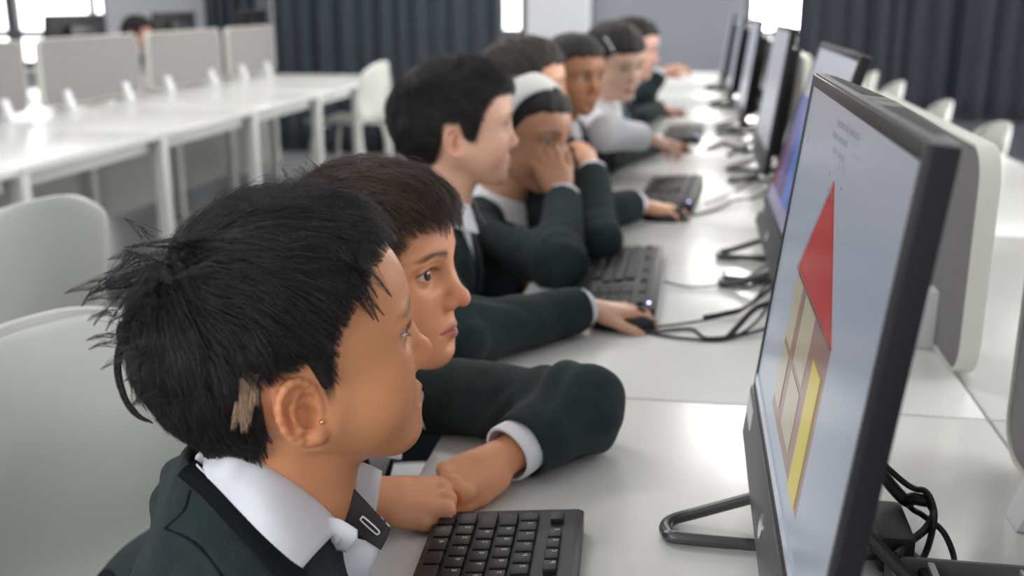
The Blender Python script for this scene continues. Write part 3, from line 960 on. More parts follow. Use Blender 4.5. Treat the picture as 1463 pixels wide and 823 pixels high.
# right wall, two unseen windows added to let side light onto the faces
b=MB(); xs=-1.6
for (a,c) in ((.6,2.6),(3.4,5.8)):
    b.box((XR+.1,(xs+a)/2,ZC/2),(.2,a-xs,ZC)); b.box((XR+.1,(a+c)/2,.45),(.2,c-a,.9)); b.box((XR+.1,(a+c)/2,2.7),(.2,c-a,.4)); xs=c
b.box((XR+.1,(xs+YB+.4)/2,ZC/2),(.2,YB+.4-xs,ZC)); struct('wall_right',b,M['wall'],smooth=0)
struct('baseboard_back',MB().box((XL/2-.4,YB-.008,.05),(-XL-.85,.016,.1),.003),M['skirt'])
for i,(a,c,s,hd) in enumerate(WIN):
    y=YB+(.25 if i>=3 else 0)
    r=empty('window_%d'%(i+1),((a+c)/2,y+.1,s)); r['kind']='structure'
    o=MB().box((0,.03,(hd-s)/2),(c-a,.012,hd-s)).build('pane',M['sky2'] if i==4 else M['glare_pane'] if i==3 else M['sky'],r)
    f=MB(); w=c-a
    for x in (-w/2+.03,w/2-.03): f.box((x,0,(hd-s)/2),(.06,.07,hd-s),.004)
    for z in (.03,hd-s-.03): f.box((0,0,z),(w,.07,.06),.004)
    if i==0:
        f.box((-.30,0,(hd-s)/2),(.10,.075,hd-s),.004); f.box((.44,0,(hd-s)/2),(.035,.075,hd-s),.004)
        f.box((0,0,.285),(w,.07,.06),.004)
    if i==4: f.box((.36,0,(hd-s)/2),(.05,.07,hd-s),.004)
    f.build('window_frame',M['frame'],r)
    MB().box((0,-.12,-.012),(w+.06,.16,.024),.004).build('window_sill',M['edge'],r)
for i,(a,c) in enumerate(((.6,2.6),(3.4,5.8))):
    r=empty('window_%d'%(i+6),(XR+.1,(a+c)/2,.9)); r['kind']='structure'  # frames of the added, unseen right-hand windows
    f=MB()
    for y in (-(c-a)/2+.03,0,(c-a)/2-.03): f.box((0,y,.8),(.07,.06,1.6),.004)
    for z in (.03,1.57): f.box((0,0,z),(.07,c-a,.06),.004)
    f.build('window_frame',M['frame'],r)

def curtain(x0,x1,y,z0,z1,n,m,label,seed,depth=.055):
    rng=random.Random(seed); ph=[rng.uniform(.75,1.3) for _ in range(n*2+4)]; am=[rng.uniform(.6,1.25) for _ in range(n+3)]
    b=MB(); cum=[0]
    for p in ph[:n]: cum.append(cum[-1]+p)
    def fn(u,v):
        t=u*cum[n]; i=0
        while i<n-1 and t>cum[i+1]: i+=1
        q=(t-cum[i])/ph[i]
        d=math.sin(q*2*PI)*depth*am[i]*(.75+.25*v); z=z0+(z1-z0)*(1-v)
        x=x0+(x1-x0)*u+.014*math.sin(v*3+i*1.7)*v
        return Vector((x,y+d+.012*math.sin(q*5+v*4),z))
    b.grid(fn,n*14+1,14)
    o=b.build('curtain',m,smooth=180,solid=.004)
    tag(o,label,'curtain'); 
    return o
curtain(-3.80,-3.335,YB-.26,.05,2.75,5,M['curt'],'narrow dark curtain hanging beside the white wall, left of the thin bright gap',3)
curtain(-3.235,-1.41,YB-.26,.05,2.75,12,M['curt'],'wide blue-grey pleated curtain behind the white chair and desk end',5)
curtain(.76,1.97,YB-.10,.34,2.75,8,M['curt2'],'dark curtain just right of the glaring window',8)
curtain(1.90,3.42,YB-.24,.34,2.75,9,M['curt2'],'dark curtain in the far right corner behind the empty chairs',9)

# ------------------------------------------------------------------ desks
def desk(x0,x1,y0,y1,name,label,group,legs,cat='desk',top=T):
    r=empty(name,((x0+x1)/2,(y0+y1)/2,0)); tag(r,label,cat,group)
    w,d=x1-x0,y1-y0
    o=MB().box((0,0,top-.0125),(w-.002,d-.003,.025),.0025).build('desk_top',M['white'],r)
    for s in (-1,1): MB().box((s*(w/2-.06),0,top-.05),(.03,d-.06,.05),.002).build('frame_rail',M['steel'],r)
    for (lx,ly) in legs:
        g=MB(); X=(lx-.5)*(w-.05); Y=(ly-.5)*(d-.05)
        g.box((X,Y,(top-.025)/2+.01),(.045,.045,top-.045),.004); g.box((X,Y,.008),(.052,.052,.016),.003); g.build('leg',M['steel'],r)
    return r
SE=[.17,1.25,2.33,3.41,4.49,5.57,6.65,7.55]
ORD=['first','second','third','fourth','fifth','sixth','last']
PL=['white desk carrying the monitor with the house drawing','white desk carrying the blue-screen monitor','third white desk along the seated people, under the first keyboard past the blue screen','fourth white desk along the seated people, at the white-sleeved person','fifth white desk along the seated people, beyond the white-sleeved person','sixth white desk along the seated people, near the back wall','last white desk along the seated people, closest to the back wall']
for i in range(7):
    lg=[(0,1),(1,1)] if i else [(0,0),(1,0),(0,1),(1,1)]
    desk(-.266,.371,SE[i],SE[i+1],'desk',PL[i],'white desks of the table with people',lg)
    desk(.373,1.02,SE[i],SE[i+1],'desk',('empty white desk on the far side of the grey dividers, %s from the camera'%(ORD[i] if i<6 else 'last')),'white desks across the dividers',lg)
LS=[1.09,1.97,2.85,3.73,4.61,5.49,6.20,6.92]
LL=['','white desk at the left picture edge, nearest of its row','white desk of the left row holding the broad near divider foot','white desk in the left row in front of the second screen','white desk in the left row with the bright glare','white desk in the left row before the last divider','white desk at the far end of the left row beside the white chair']
M['mod']=mat('modesty_grey',srgb(160,160,156),.6)
for i in range(1,7):
    desk(-2.83,-1.97,LS[i],LS[i+1],'desk',LL[i],'front desks of the left row',[(1,0),(0,1)]+([(1,1)] if i==6 else []))
    desk(-3.69,-2.832,LS[i],LS[i+1],'desk','white desk behind the left dividers, %s from the camera'%ORD[i-1 if i<6 else 6],'rear desks of the left row',[(0,0),(0,1)])
    o=MB().box((-2.831,(LS[i]+LS[i+1])/2,.38),(.018,LS[i+1]-LS[i]-.06,.50),.003).build('modesty_panel',M['mod'])
    tag(o,'pale grey modesty panel under the left desks, %s from the camera'%ORD[i-1 if i<6 else 6],'panel','modesty panels under the left desks')

def divider(x,y0,y1,label,group,z0=T+.008,z1=1.008,feet=True):
    """rounded grey desk divider with a cream band round its edge, on two white feet"""
    r=empty('desk_divider',(x,(y0+y1)/2,T)); tag(r,label,'divider',group)
    L=(y1-y0)/2; H=(z1-z0); rad=.045
    def outline(inset,xx):
        pts=[]
        for cx,cz,a0 in ((L-rad,H-rad,0),(-L+rad,H-rad,90),(-L+rad,rad,180),(L-rad,rad,270)):
            for k in range(7):
                a=math.radians(a0+k*15); pts.append(Vector((xx,cx+(rad-inset)*math.cos(a),z0-T+cz+(rad-inset)*math.sin(a))))
        return pts
    b=MB(); b.prism(outline(.002,-.0090),(.018,0,0)); b.build('panel',M['felt'],r)
    b=MB(); A=[outline(.0025,-.0125),outline(-.0015,-.0125),outline(-.0015,.0125),outline(.0025,.0125)]; n=len(A[0])
    V=[[b.bm.verts.new(p) for p in ring] for ring in A]
    for i in range(4):
        for k in range(n): b.bm.faces.new((V[i][k],V[i][(k+1)%n],V[(i+1)%4][(k+1)%n],V[(i+1)%4][k]))
    b.build('edge_band',M['cream'],r,smooth=50)
    for s in ((-1,1) if feet else ()):
        b=MB(); yy=s*(L-.17)
        b.prism([Vector((-.05,yy-.02,0)),Vector((.05,yy-.02,0)),Vector((.022,yy-.02,.085)),Vector((-.022,yy-.02,.085))],(0,.04,0),bev=.003)
        b.build('foot',M['clip'],r)
    return r
DL=['grey divider nearest the camera, cut by the right picture edge','grey divider with a cream rounded edge beside the house-drawing monitor','grey divider behind the blue-screen monitor','grey divider beside the third monitor','grey divider behind the fourth monitor','grey divider behind the fifth monitor','grey divider by the back wall']
for i in range(7):
    a=SE[i]+.115; c=SE[i+1]-.10
    divider(.372,a if i else .30,c,DL[i],'dividers down the middle along the seated people\' table')
DLL=['grey divider cut by the left picture edge','broad grey divider before the bright window, under the first black monitor','grey divider under the monitor that hides a seated person','grey divider at the curtain end of the left row']
for (a,c),lb in zip(((3.33,4.19),(4.31,5.17),(5.275,6.165),(6.27,7.02)),DLL):
    divider(-2.83,a,c,lb,'dividers on the left row of desks',z0=T+.02,z1=1.018)

# ------------------------------------------------------------------ chairs
def make_chair(name='shell_chair',tall=.82,w=.44):
    """white moulded shell chair facing +X, on four tube legs"""
    r=empty(name)
    prof=[(.20,.435,.96),(.17,.450,1.0),(.05,.440,1.0),(-.10,.432,1.0),(-.17,.440,.98),(-.205,.475,.95),(-.222,.54,.93),(-.238,.64,.97),(-.252,.73,.96),(-.258,.775,.93),(-.262,tall-.014,.85),(-.263,tall,.72)]
    P=catmull([Vector((a,c,d)) for a,c,d in prof],4)
    b=MB(); n=len(P)
    def fn(u,v):
        p=P[min(n-1,int(round(v*(n-1))))]; y=(u-.5)*2
        back=max(0,min(1,(p.y-.46)/.12)); 
        dx=.055*y*y*back; dz=(.018*y*y)*(1-back)
        if v>.62: dz-=.055*abs(y)**3*(v-.62)/.38
        return Vector((p.x+dx, y*w/2*p.z*.98, p.y+dz))
    b.grid(fn,17,n); b.build('shell',M['plast'],r,smooth=180,solid=.007)
    for sx in (-1,1):
        for sy in (-1,1):
            g=MB(); g.tube([(sx*.10-.02,sy*.10,.425),(sx*.15-.01,sy*.165,.405),(sx*.185-.01,sy*.195,.2),(sx*.20-.01,sy*.205,.012)],.011,10,smooth=4)
            g.cyl((sx*.20-.01,sy*.205,0),(sx*.20-.01,sy*.205,.02),.014); g.build('leg',M['steel'],r)
    return r
ch=make_chair()
def rc(x,y):
    r=ray(x,y); Y=1.075*r.y/r.x; return (1.075-.25,Y,0)
CH=[(rc(1434,180),180,'white chair across the dividers nearest the camera, at the right picture edge','empty chairs across the dividers'),
    (rc(1354,147),178,'second nearest white chair across the dividers','empty chairs across the dividers'),
    (rc(1287,117),182,'third white chair across the dividers, small and bright-edged','empty chairs across the dividers'),
    (rc(1250,100),180,'farthest white chair across the dividers, just above the monitor top','empty chairs across the dividers'),
    ((-2.13,6.45,0),172,'white chair at the far end of the left row against the dark curtain',None),
    ((-1.46,1.88,0),163,'white chair at the left picture edge in front of the nearest desk leg',None),
]
for i,(p,a,lb,g) in enumerate(CH):
    o=ch if i==0 else copy_tree(ch)
    o.location=p; o.rotation_euler=(0,0,math.radians(a)); tag(o,lb,'chair',g)
    o.scale=(1,1,.95 if i<4 else 1)
chk=make_chair(tall=.795,w=.50); chk.location=(-.575,1.07,0); chk.rotation_euler=(0,0,math.radians(-20))
tag(chk,'large white chair back directly behind the nearest person','chair')

# ------------------------------------------------------------------ all-in-one computers
M['bezel']=mat('black_plastic',srgb(30,31,34),.38,spec=.5)
M['side']=mat('dark_side',srgb(17,18,22),.5,spec=.3)
M['chin']=mat('grey_chin',srgb(88,90,92),.45,metal=.2)
M['top']=mat('grey_top',srgb(104,104,104),.55,noise=(200,.06),bump=[('noise',1200,.2,.0005)])
M['vent']=mat('vent_dark',srgb(66,66,66),.8,bump=[('wavey',170,.6,.001)])
M['wire']=mat('stand_wire',srgb(84,84,84),.35,metal=.7)
M['chrome']=mat('chrome',(.7,.7,.7),.2,metal=1)
M['sticker']=mat('sticker',srgb(214,216,216),.6)
M['cable']=mat('black_cable',srgb(24,24,26),.5)
def screen_mat(name,col,e=.52,noise=None):
    m=mat(name,(.01,.01,.012),.22,spec=.4); nt=m.node_tree; bb=nt.nodes['Principled BSDF']
    bb.inputs['Emission Color'].default_value=(*col,1); bb.inputs['Emission Strength'].default_value=e
    return m
M['lcd']=screen_mat('lit_screen_pale',srgb(176,186,202)); M['lcd_bar']=screen_mat('lit_screen_bar',srgb(200,205,220))
M['s_red']=screen_mat('lit_red',srgb(196,62,60)); M['s_brown']=screen_mat('lit_brown',srgb(150,118,112))
M['s_beige']=screen_mat('lit_beige',srgb(188,180,156)); M['s_yel']=screen_mat('lit_yellow',srgb(218,200,46)); M['s_line']=screen_mat('lit_line',srgb(70,64,70))
M['s_blue']=screen_mat('lit_blue',srgb(90,132,214)); M['s_white']=screen_mat('lit_white',srgb(205,208,222)); M['s_dkred']=screen_mat('lit_dark_red',srgb(128,60,76)); M['s_lilac']=screen_mat('lit_lilac',srgb(176,172,204))
def aio(loc,tilt,yaw,label,art=None,base='lcd',group='all-in-one computers in front of the table with people',W=.515,H=.376,stand=True):
    """local: u along +Y, screen looks to -X; origin on the desk under the front lower edge"""
    r=empty('computer_monitor',loc,math.radians(yaw)); tag(r,label,'computer',group)
    t=math.radians(tilt); U=Vector((math.sin(t),0,math.cos(t))); N=Vector((-math.cos(t),0,math.sin(t))); Yv=Vector((0,1,0)); O=Vector((0,0,.043))
    P=lambda u,v,d: O+Yv*u+U*v+N*d                    # d>0 towards the viewer
    Rm=Matrix((-N,Yv,U)).transposed()
    def slab(b,u0,u1,v0,v1,d0,d1,bev=.002,mi=0): b.box(P((u0+u1)/2,(v0+v1)/2,(d0+d1)/2),(abs(d1-d0),u1-u0,v1-v0),bev,rot=Rm,mi=mi); return b
    OUT=[(0,0),(W,0),(W,-.0150),(W-.05,-.0190),(W-.14,-.0250),(W*.5,-.0290),(.14,-.0250),(.05,-.0190),(0,-.0150)]
    b=MB(); b.prism([P(u,0,d) for u,d in OUT],U*H,bev=.0016); b.build('housing',M['side'],r)
    b=MB(); slab(b,.15,W-.06,.03,H-.05,-.052,-.029,.010); b.build('back_cover',M['bezel'],r)
    b=MB(); b.prism([P(u*.996+W*.002,H-.0003,d*.96-.0004) for u,d in OUT],U*.0018,bev=.0005); tp=b.build('top_cover',M['top'],r)
    b=MB(); [b.bm.faces.new([b.bm.verts.new(P(u,H+.0018,d)) for u,d in q]) for q in (((.04,-.009),(.20,-.009),(.20,-.0245),(.14,-.0225),(.04,-.0165)),((.285,-.009),(W-.035,-.009),(W-.035,-.0155),(W-.14,-.0225),(.285,-.0255)))]; b.build('vent',M['vent'],tp,smooth=0)
    b=MB(); slab(b,.238,.243,H+.0010,H+.0021,-.0265,-.006,0); b.build('seam',M['chrome'],tp,smooth=0)
    b=MB(); slab(b,0,W,0,.055,0,.0045,.0015); cn=b.build('chin',M['chin'],r)
    b=MB()                                                # bezel ring
    for q in ((.0,.008,.055,H),(W-.008,W,.055,H),(.008,W-.008,H-.010,H),(.008,W-.008,.055,.062)): slab(b,*q,-.001,.0022,.0006)
    b.build('bezel',M['bezel'],r)
    b=MB(); c=P(W/2,.026,.0052)
    b.cyl(c-N*.001,c+N*.0005,.0105,n=28); b.build('maker_badge',M['chrome'],cn)
    b=MB(); slab(b,W-.062,W-.004,.028,.048,.0045,.0050,0); b.build('sticker',M['sticker'],cn,smooth=0)
    b=MB(); mats=[M[base]]; b.bm.faces.new([b.bm.verts.new(P(u,v,.0006)) for u,v in ((.007,.061),(W-.007,.061),(W-.007,H-.009),(.007,H-.009))])
    lay=.0007
    for mk,poly in (art or []):
        mats.append(M[mk]); f=b.bm.faces.new([b.bm.verts.new(P(u,v,lay)) for u,v in poly]); f.material_index=len(mats)-1; lay+=.00012
    me=bpy.data.meshes.new('screen'); b.bm.normal_update(); b.bm.to_mesh(me); b.bm.free(); link('screen',me,mats,r)
    if stand:
        b=MB(); c=W/2
        pts=[(.075,c-.10,.010),(-.055,c-.105,.006),(-.083,c-.09,.0065),(-.083,c+.09,.0065),(-.055,c+.105,.006),(.075,c+.10,.010)]
        b.tube([(.05,c+.13,.05),(-.045,c+.128,.014),(-.075,c+.118,.0065),(-.078,c+.095,.0065),(-.055,c+.085,.0065),(.10,c+.085,.0065),(.14,c+.08,.0065),(.14,c-.08,.0065),(.10,c-.085,.0065),(-.055,c-.085,.0065),(-.078,c-.095,.0065),(-.075,c-.118,.0065),(-.045,c-.128,.014),(.05,c-.13,.05)],.0058,10,smooth=5)
        b.tube([(.06,c,.09),(.12,c,.03),(.14,c,.0065)],.006,8,smooth=4)
        b.build('wire_stand',M['wire'],r)
    return r
u0=.545; S=lambda pts:[(y-u0,v) for y,v in pts]
house=[('s_brown',S([(.686,.094),(.908,.094),(.908,.222),(.686,.222)])),('s_red',S([(.684,.220),(.916,.220),(.812,.313)])),
 ('s_beige',S([(.836,.160),(.836,.216),(.772,.216),(.772,.160)])),('s_beige',S([(.836,.106),(.836,.154),(.772,.154),(.772,.106)])),
 ('s_beige',S([(.906,.160),(.906,.216),(.862,.216),(.862,.160)])),('s_beige',S([(.906,.106),(.906,.154),(.862,.154),(.862,.106)])),
 ('s_yel',S([(.742,.0945),(.742,.194),(.699,.194),(.699,.0945)])),
 ('s_line',S([(.684,.2190),(.916,.2190),(.916,.2205),(.684,.2205)])),
 ('s_line',S([(.684,.220),(.686,.220),(.8135,.313),(.812,.313)])),('s_line',S([(.916,.220),(.914,.220),(.811,.312),(.812,.313)])),
 ('lcd_bar',S([(.553,.062),(1.052,.062),(1.052,.072),(.553,.072)]))]
# small print of the program window: rows of tick marks, an arc and a taskbar
rr=random.Random(4)
for row,(v,ua,ub) in enumerate(((.352,.74,.835),(.343,.77,.835),(.334,.765,.815))):
    y=ua
    while y<ub:
        w=rr.uniform(.0012,.0030); house.append(('s_line',S([(y,v),(y+w,v),(y+w,v+.0045),(y,v+.0045)]))); y+=w+rr.uniform(.002,.005)
for (y,v,w,h) in ((.752,.330,.0016,.012),(.765,.328,.0014,.010),(.742,.327,.0013,.008),(.735,.318,.004,.002),(.80,.318,.003,.003),(.775,.302,.004,.005),(.79,.308,.003,.003),(.96,.322,.003,.006)):
    house.append(('s_line',S([(y,v),(y+w,v),(y+w,v+h),(y,v+h)])))
for k in range(8):
    a=math.radians(200+k*20); b_=math.radians(220+k*20)
    house.append(('s_line',S([(1.0+.012*math.cos(a)*1.2,.262+.014*math.sin(a)),(1.0+.012*math.cos(b_)*1.2,.262+.014*math.sin(b_)),(1.0+.0135*math.cos(b_)*1.2,.262+.0155*math.sin(b_)),(1.0+.0135*math.cos(a)*1.2,.262+.0155*math.sin(a))])))
m1=aio((.0755,.543,T),6.64,0,'nearest computer, showing a drawn red-roofed house with a yellow door',house)
blue=[('s_white',[(.007,.30),(.508,.27),(.508,.366),(.007,.366)]),('s_lilac',[(.007,.061),(.508,.061),(.508,.09),(.007,.09)]),('s_dkred',[(.40,.09),(.50,.09),(.49,.19),(.44,.26),(.43,.17)]),('s_dkred',[(.30,.09),(.36,.09),(.40,.22),(.34,.16)])]
aio((.150,1.67,T),16,0,'computer with a glowing blue screen, second from the camera',blue,'s_blue')
WS=[('lcd_bar',[(.007,.061),(.508,.061),(.508,.075),(.007,.075)])]
aio((.20,2.78,T),7,0,'third computer from the camera, seen almost edge-on with a pale screen',WS,'s_white')
aio((.19,3.86,T),7,0,'fourth computer from the camera, a dark edge above glinting cables',WS,'s_white')
aio((.18,4.86,T),7,0,'fifth computer from the camera, a thin dark edge under the glaring window',WS,'lcd')
aio((.17,5.85,T),7,0,'farthest computer in view, a slim dark edge against the grey back wall',WS,'lcd')
LM=['black computer back above the broad left divider, in front of the bright window','black computer back beside the seated person behind the left row','black computer back above the last left divider, against the curtain','black computer back at the left picture edge']
for (y,lb) in ((4.67,LM[0]),(5.71,LM[1]),(6.84,LM[2])):
    o=aio((-3.05,y,T),6,0,lb,WS,'s_white',group='computers standing behind the left dividers')

# ------------------------------------------------------------------ keyboards and mice
M['key']=mat('key_black',srgb(27,27,28),.45,spec=.4); M['kbase']=mat('keyboard_base',srgb(34,34,36),.5); M['legend']=mat('key_legend',srgb(200,200,200),.6)
M['led']=mat('status_light',(.4,.45,1),.3,emit=((.55,.55,1),6))
FONT={'A':['010','101','111','101','101'],'S':['011','100','010','001','110'],'D':['110','101','101','101','110'],'F':['111','100','110','100','100'],'Q':['010','101','101','111','011'],'W':['101','101','101','111','101'],'E':['111','100','110','100','111'],'R':['110','101','110','101','101'],'Z':['111','001','010','100','111'],'X':['101','101','010','101','101'],'C':['011','100','100','100','011'],'V':['101','101','101','101','010'],'G':['011','100','101','101','011'],'H':['101','101','111','101','101'],'T':['111','010','010','010','010'],'Y':['101','101','010','010','010'],'B':['110','101','110','101','110'],'N':['101','111','111','111','101'],'U':['101','101','101','101','111'],'I':['111','010','010','010','111'],'O':['010','101','101','101','010'],'P':['110','101','110','100','100'],'J':['001','001','001','101','010'],'K':['101','101','110','101','101'],'L':['100','100','100','100','111'],'M':['101','111','111','101','101'],
'1':['010','110','010','010','111'],'2':['110','001','010','100','111'],'3':['110','001','010','001','110'],'4':['101','101','111','001','001'],'5':['111','100','110','001','110'],'6':['011','100','110','101','010'],'7':['111','001','010','010','010'],'8':['010','101','010','101','010'],'9':['010','101','011','001','110'],'0':['010','101','101','101','010'],'#':['101','111','101','111','101'],'.':['000','000','000','000','010']}
def keyboard(loc,rz,label,detail=True):
    """length along local -Y (left end at +Y end), typing side towards -X"""
    r=empty('keyboard',loc,math.radians(rz)); tag(r,label,'keyboard','keyboards in front of the table with people')
    Lk,Wk=.437,.141
    b=MB(); b.prism([Vector((-Wk/2,-Lk/2,0)),Vector((Wk/2,-Lk/2,0)),Vector((Wk/2,-Lk/2,.022)),Vector((Wk/2-.006,-Lk/2,.0235)),Vector((-Wk/2,-Lk/2,.012))],(0,Lk,0),bev=.0022)
    b.build('case',M['kbase'],r)
    nrm=Vector((-math.sin(.085),0,math.cos(.085)))
    def top(x): return .012+(x+Wk/2)/(Wk-.006)*.0115
    rows=[(-.0560,['#','.','#','','','','','','','.','#','.']),(-.0360,['','','Z','X','C','V','B','N','M','.','.','.','']),(-.0165,['','A','S','D','F','G','H','J','K','L','.','.','']),(.0025,['.','Q','W','E','R','T','Y','U','I','O','P','.','.']),(.0215,['.','1','2','3','4','5','6','7','8','9','0','.','.']),(.0465,['.','1','2','3','4','5','6','7','8','9','.','.'])]
    pitch=.0190; kn=0
    for ri,(x,ks) in enumerate(rows):
        y=Lk/2-.012; 
        for ci,c in enumerate(ks):
            w=pitch
            if ri==0: w=.0235 if ci!=4 else .105
            if ri==0 and ci in (5,6,7,8): continue
            if ri in (1,2,3) and ci==0: w=(.024,.033,.028)[ri-1]
            if ri==1 and ci==1: w=.0001
            if w<.001: continue
            if ri==5 and ci in (1,5,9): y-=.013
            yc=y-w/2; y-=w
            if yc<-.075: break
            hx=.0155 if ri<5 else .0115
            k=MB(); zc=top(x)+.0022
            k.box((x,yc,zc),(hx,w-.0032,.0055),.0012,rot=Matrix.Rotation(-.085,3,'Y'))
            ko=k.build('key',M['key'],r)
            if detail and c:
                g=MB(); px=.00085; G=FONT.get(c,FONT['.'])
                for a in range(5):
                    for q in range(3):
                        if G[a][q]=='1':
                            gx=x+.0035-a*px*1.05+.0; gy=yc+.0040-q*px*1.15
                            zz=zc+.0029+(gx-x)*.085
                            g.bm.faces.new([g.bm.verts.new((gx+i*px,gy+j*px,zz)) for i,j in ((0,0),(px and 1,0),(1,1),(0,1))])
                g.build('legend',M['legend'],ko,smooth=0)
    # navigation block and number pad
    for bi,(ya,nc) in enumerate(((-.085,3),(-.150,3))):
        for ri,(x,_) in enumerate(rows):
            for ci in range(nc):
                k=MB(); k.box((x,ya-ci*pitch-.003,top(x)+.0022),(.0155 if ri<5 else .0115,pitch-.0032,.0055),.0012,rot=Matrix.Rotation(-.085,3,'Y')); k.build('key',M['key'],r)
    k=MB(); k.box((.060,-Lk/2+.03,top(.060)+.0004),(.004,.007,.0012)); k.build('status_light',M['led'],r)
    return r
kb1=keyboard((-.139,.675,T),3,'black keyboard in front of the nearest person with white letters')
kb2=keyboard((-.108,1.797,T),0,'black keyboard with a lit white light beside a hand gripping the mouse')
kb3=keyboard((-.035,2.685,T),-4,'black keyboard behind the dark mouse, beyond the elbows',False)
kb4=keyboard((-.015,3.95,T),-3,'blurred black keyboard between the two far mice',False)
def mouse(loc,rz,label):
    r=empty('computer_mouse',loc,math.radians(rz)); tag(r,label,'mouse','mice under hands on the table')
    # nose towards +X
    b=MB()
    def fn(u,v):
        a=2*PI*u; t=v*PI/2
        x=.055*math.cos(a)*math.cos(t)**.6; y=.029*math.sin(a)*math.cos(t)**.6*(1-.10*math.cos(a)); z=.034*math.sin(t)**.9*(1-.28*math.cos(a)*math.cos(t))
        return Vector((x,y,z))
    b.grid(fn,28,9,closed_u=True); bmesh.ops.remove_doubles(b.bm,verts=b.bm.verts[:],dist=.0004); b.build('shell',M['bezel'],r,smooth=180)
    b=MB(); b.cyl((.030,-.003,.0265),(.030,.003,.0265),.0075,n=18); b.build('scroll_wheel',M['kbase'],r)
    return r
mo1=mouse((-.088,1.548,T),-8,'black mouse gripped by the person in profile with the dark tie')
mo2=mouse((-.040,2.375,T),-6,'black mouse beside the second blurred keyboard, under a hand with a dark sleeve')
mo3=mouse((-.035,3.50,T),-4,'black mouse under the hand beside the white-sleeved person')
mo4=mouse((-.06,4.64,T),0,'farthest dark mouse, before the back wall')

# ------------------------------------------------------------------ cables and the socket box
def cable(pts,r,label,name='cable',cat='cable',group='black cables on the table',m=None):
    b=MB(); b.tube(pts,r,8,smooth=8); o=b.build(name,m or M['cable'],None,smooth=180); tag(o,label,cat,group); return o
z=T+.0035
G=lambda x,y,h=.0035: at_z(x,y,T+h)
cable([(-.035,1.55,T+.012),G(925,474),G(985,484),G(1040,484),G(1085,455,.02),(.165,1.72,T+.05)],.0022,'black mouse cable running from the nearest mouse to the blue-screen computer')
cable([G(925,468),G(980,462,.006),G(1030,452,.008),G(1070,437,.012),(.17,1.80,T+.05)],.0021,'thin black cable arching above the mouse cable')
cable([G(920,476),G(985,470),G(1010,483),G(1060,478),G(1098,468,.01),(.20,1.60,T+.03)],.0024,'black cable lying in a low loop by the nearest mouse')
cable([G(1040,482),G(1058,462,.012),G(1080,440,.025),G(1112,425,.04),(.22,1.72,T+.08)],.0045,'thick black plug lead rising to the blue-screen computer')
cable([G(1005,453),G(1040,446,.006),G(1075,433,.014),(.19,1.75,T+.06)],.0030,'short black lead with its plug on the table before the blue-screen computer')
cable([(-.03,1.80,T+.008),G(985,410),G(1030,407,.006),G(1062,398,.01),(.19,1.95,T+.03)],.0018,'keyboard cable crossing the glare towards the blue-screen computer')
cable([G(1033,388),G(1045,403,.006),G(1075,408),(.18,1.92,T+.02)],.0020,'cable end curling by the wire stand of the blue-screen computer')
cable([(-.01,2.36,T+.01),G(1020,300),G(1050,287,.01),G(1085,280,.02),(.24,2.75,T+.05)],.0030,'black cable from the second mouse towards the third computer')
cable([(.05,2.55,T+.01),G(1040,278,.008),G(1070,262,.03),(.25,2.85,T+.09)],.0026,'black cable from the second blurred keyboard to the third computer')
cable([G(1010,213),G(1035,205,.01),G(1068,216,.012),G(1085,200,.03),(.25,3.8,T+.1)],.0070,'thick tangle of black leads below the fourth computer')
cable([G(1040,222),G(1070,205,.03),G(1088,170,.07),(.25,3.9,T+.18)],.0065,'black lead bundle hanging from the fourth computer')
# behind the nearest computer
cable([(.14,.93,T+.12),at_y(1290,688,.925),at_y(1322,702,.915),at_y(1334,728,.90),at_y(1333,752,.885),at_z(1324,786,T+.010),at_z(1308,815,T+.004),at_z(1290,845,T+.004)],.0030,'black cable looping down behind the nearest computer')
cable([(.14,.95,T+.115),at_y(1288,712,.93),at_y(1318,736,.915),at_y(1345,757,.90),at_z(1360,786,T+.012),at_z(1365,815,T+.004),at_z(1364,850,T+.004)],.0028,'black cable sagging rightmost behind the nearest computer')
cable([(.14,.96,T+.12),at_y(1282,704,.93),at_y(1305,712,.92),at_y(1326,716,.915)],.0058,'short thick black plug behind the nearest computer')
cable([at_y(1326,716,.915),at_y(1334,735,.90),at_y(1322,756,.89),at_y(1298,776,.875),at_z(1280,795,T+.03)],.0036,'thick black cable running back into the power adapter')
b=MB(); c=at_y(1276,800,.90); b.box((c.x-.005,c.y,T+.018),(.030,.075,.036),.006); o=b.build('power_adapter',M['cable']); tag(o,'black power adapter on the desk behind the nearest computer','adapter')
r=empty('socket_box',(.268,.815,T)); tag(r,'grey metal socket tray with dividers at the bottom right','socket box')
g_=mat('tray_grey',srgb(120,120,118),.5,metal=.3); gd=mat('tray_inside',srgb(86,85,82),.7)
b=MB(); b.box((0,0,.003),(.16,.09,.006),.001); 
for y in (-.045,.045): b.box((0,y,.010),(.164,.004,.020),.001)
for x in (-.08,.08): b.box((x,0,.010),(.004,.09,.020),.001)
b.build('tray',g_,r)
for x in (-.045,.03): b=MB(); b.box((x,0,.011),(.006,.086,.014),.001); b.build('rib',M['steel'],r)
b=MB(); b.box((-.008,0,.007),(.060,.07,.003),.001); b.box((.056,0,.007),(.040,.07,.003),.001); b.build('cover_plate',gd,r)

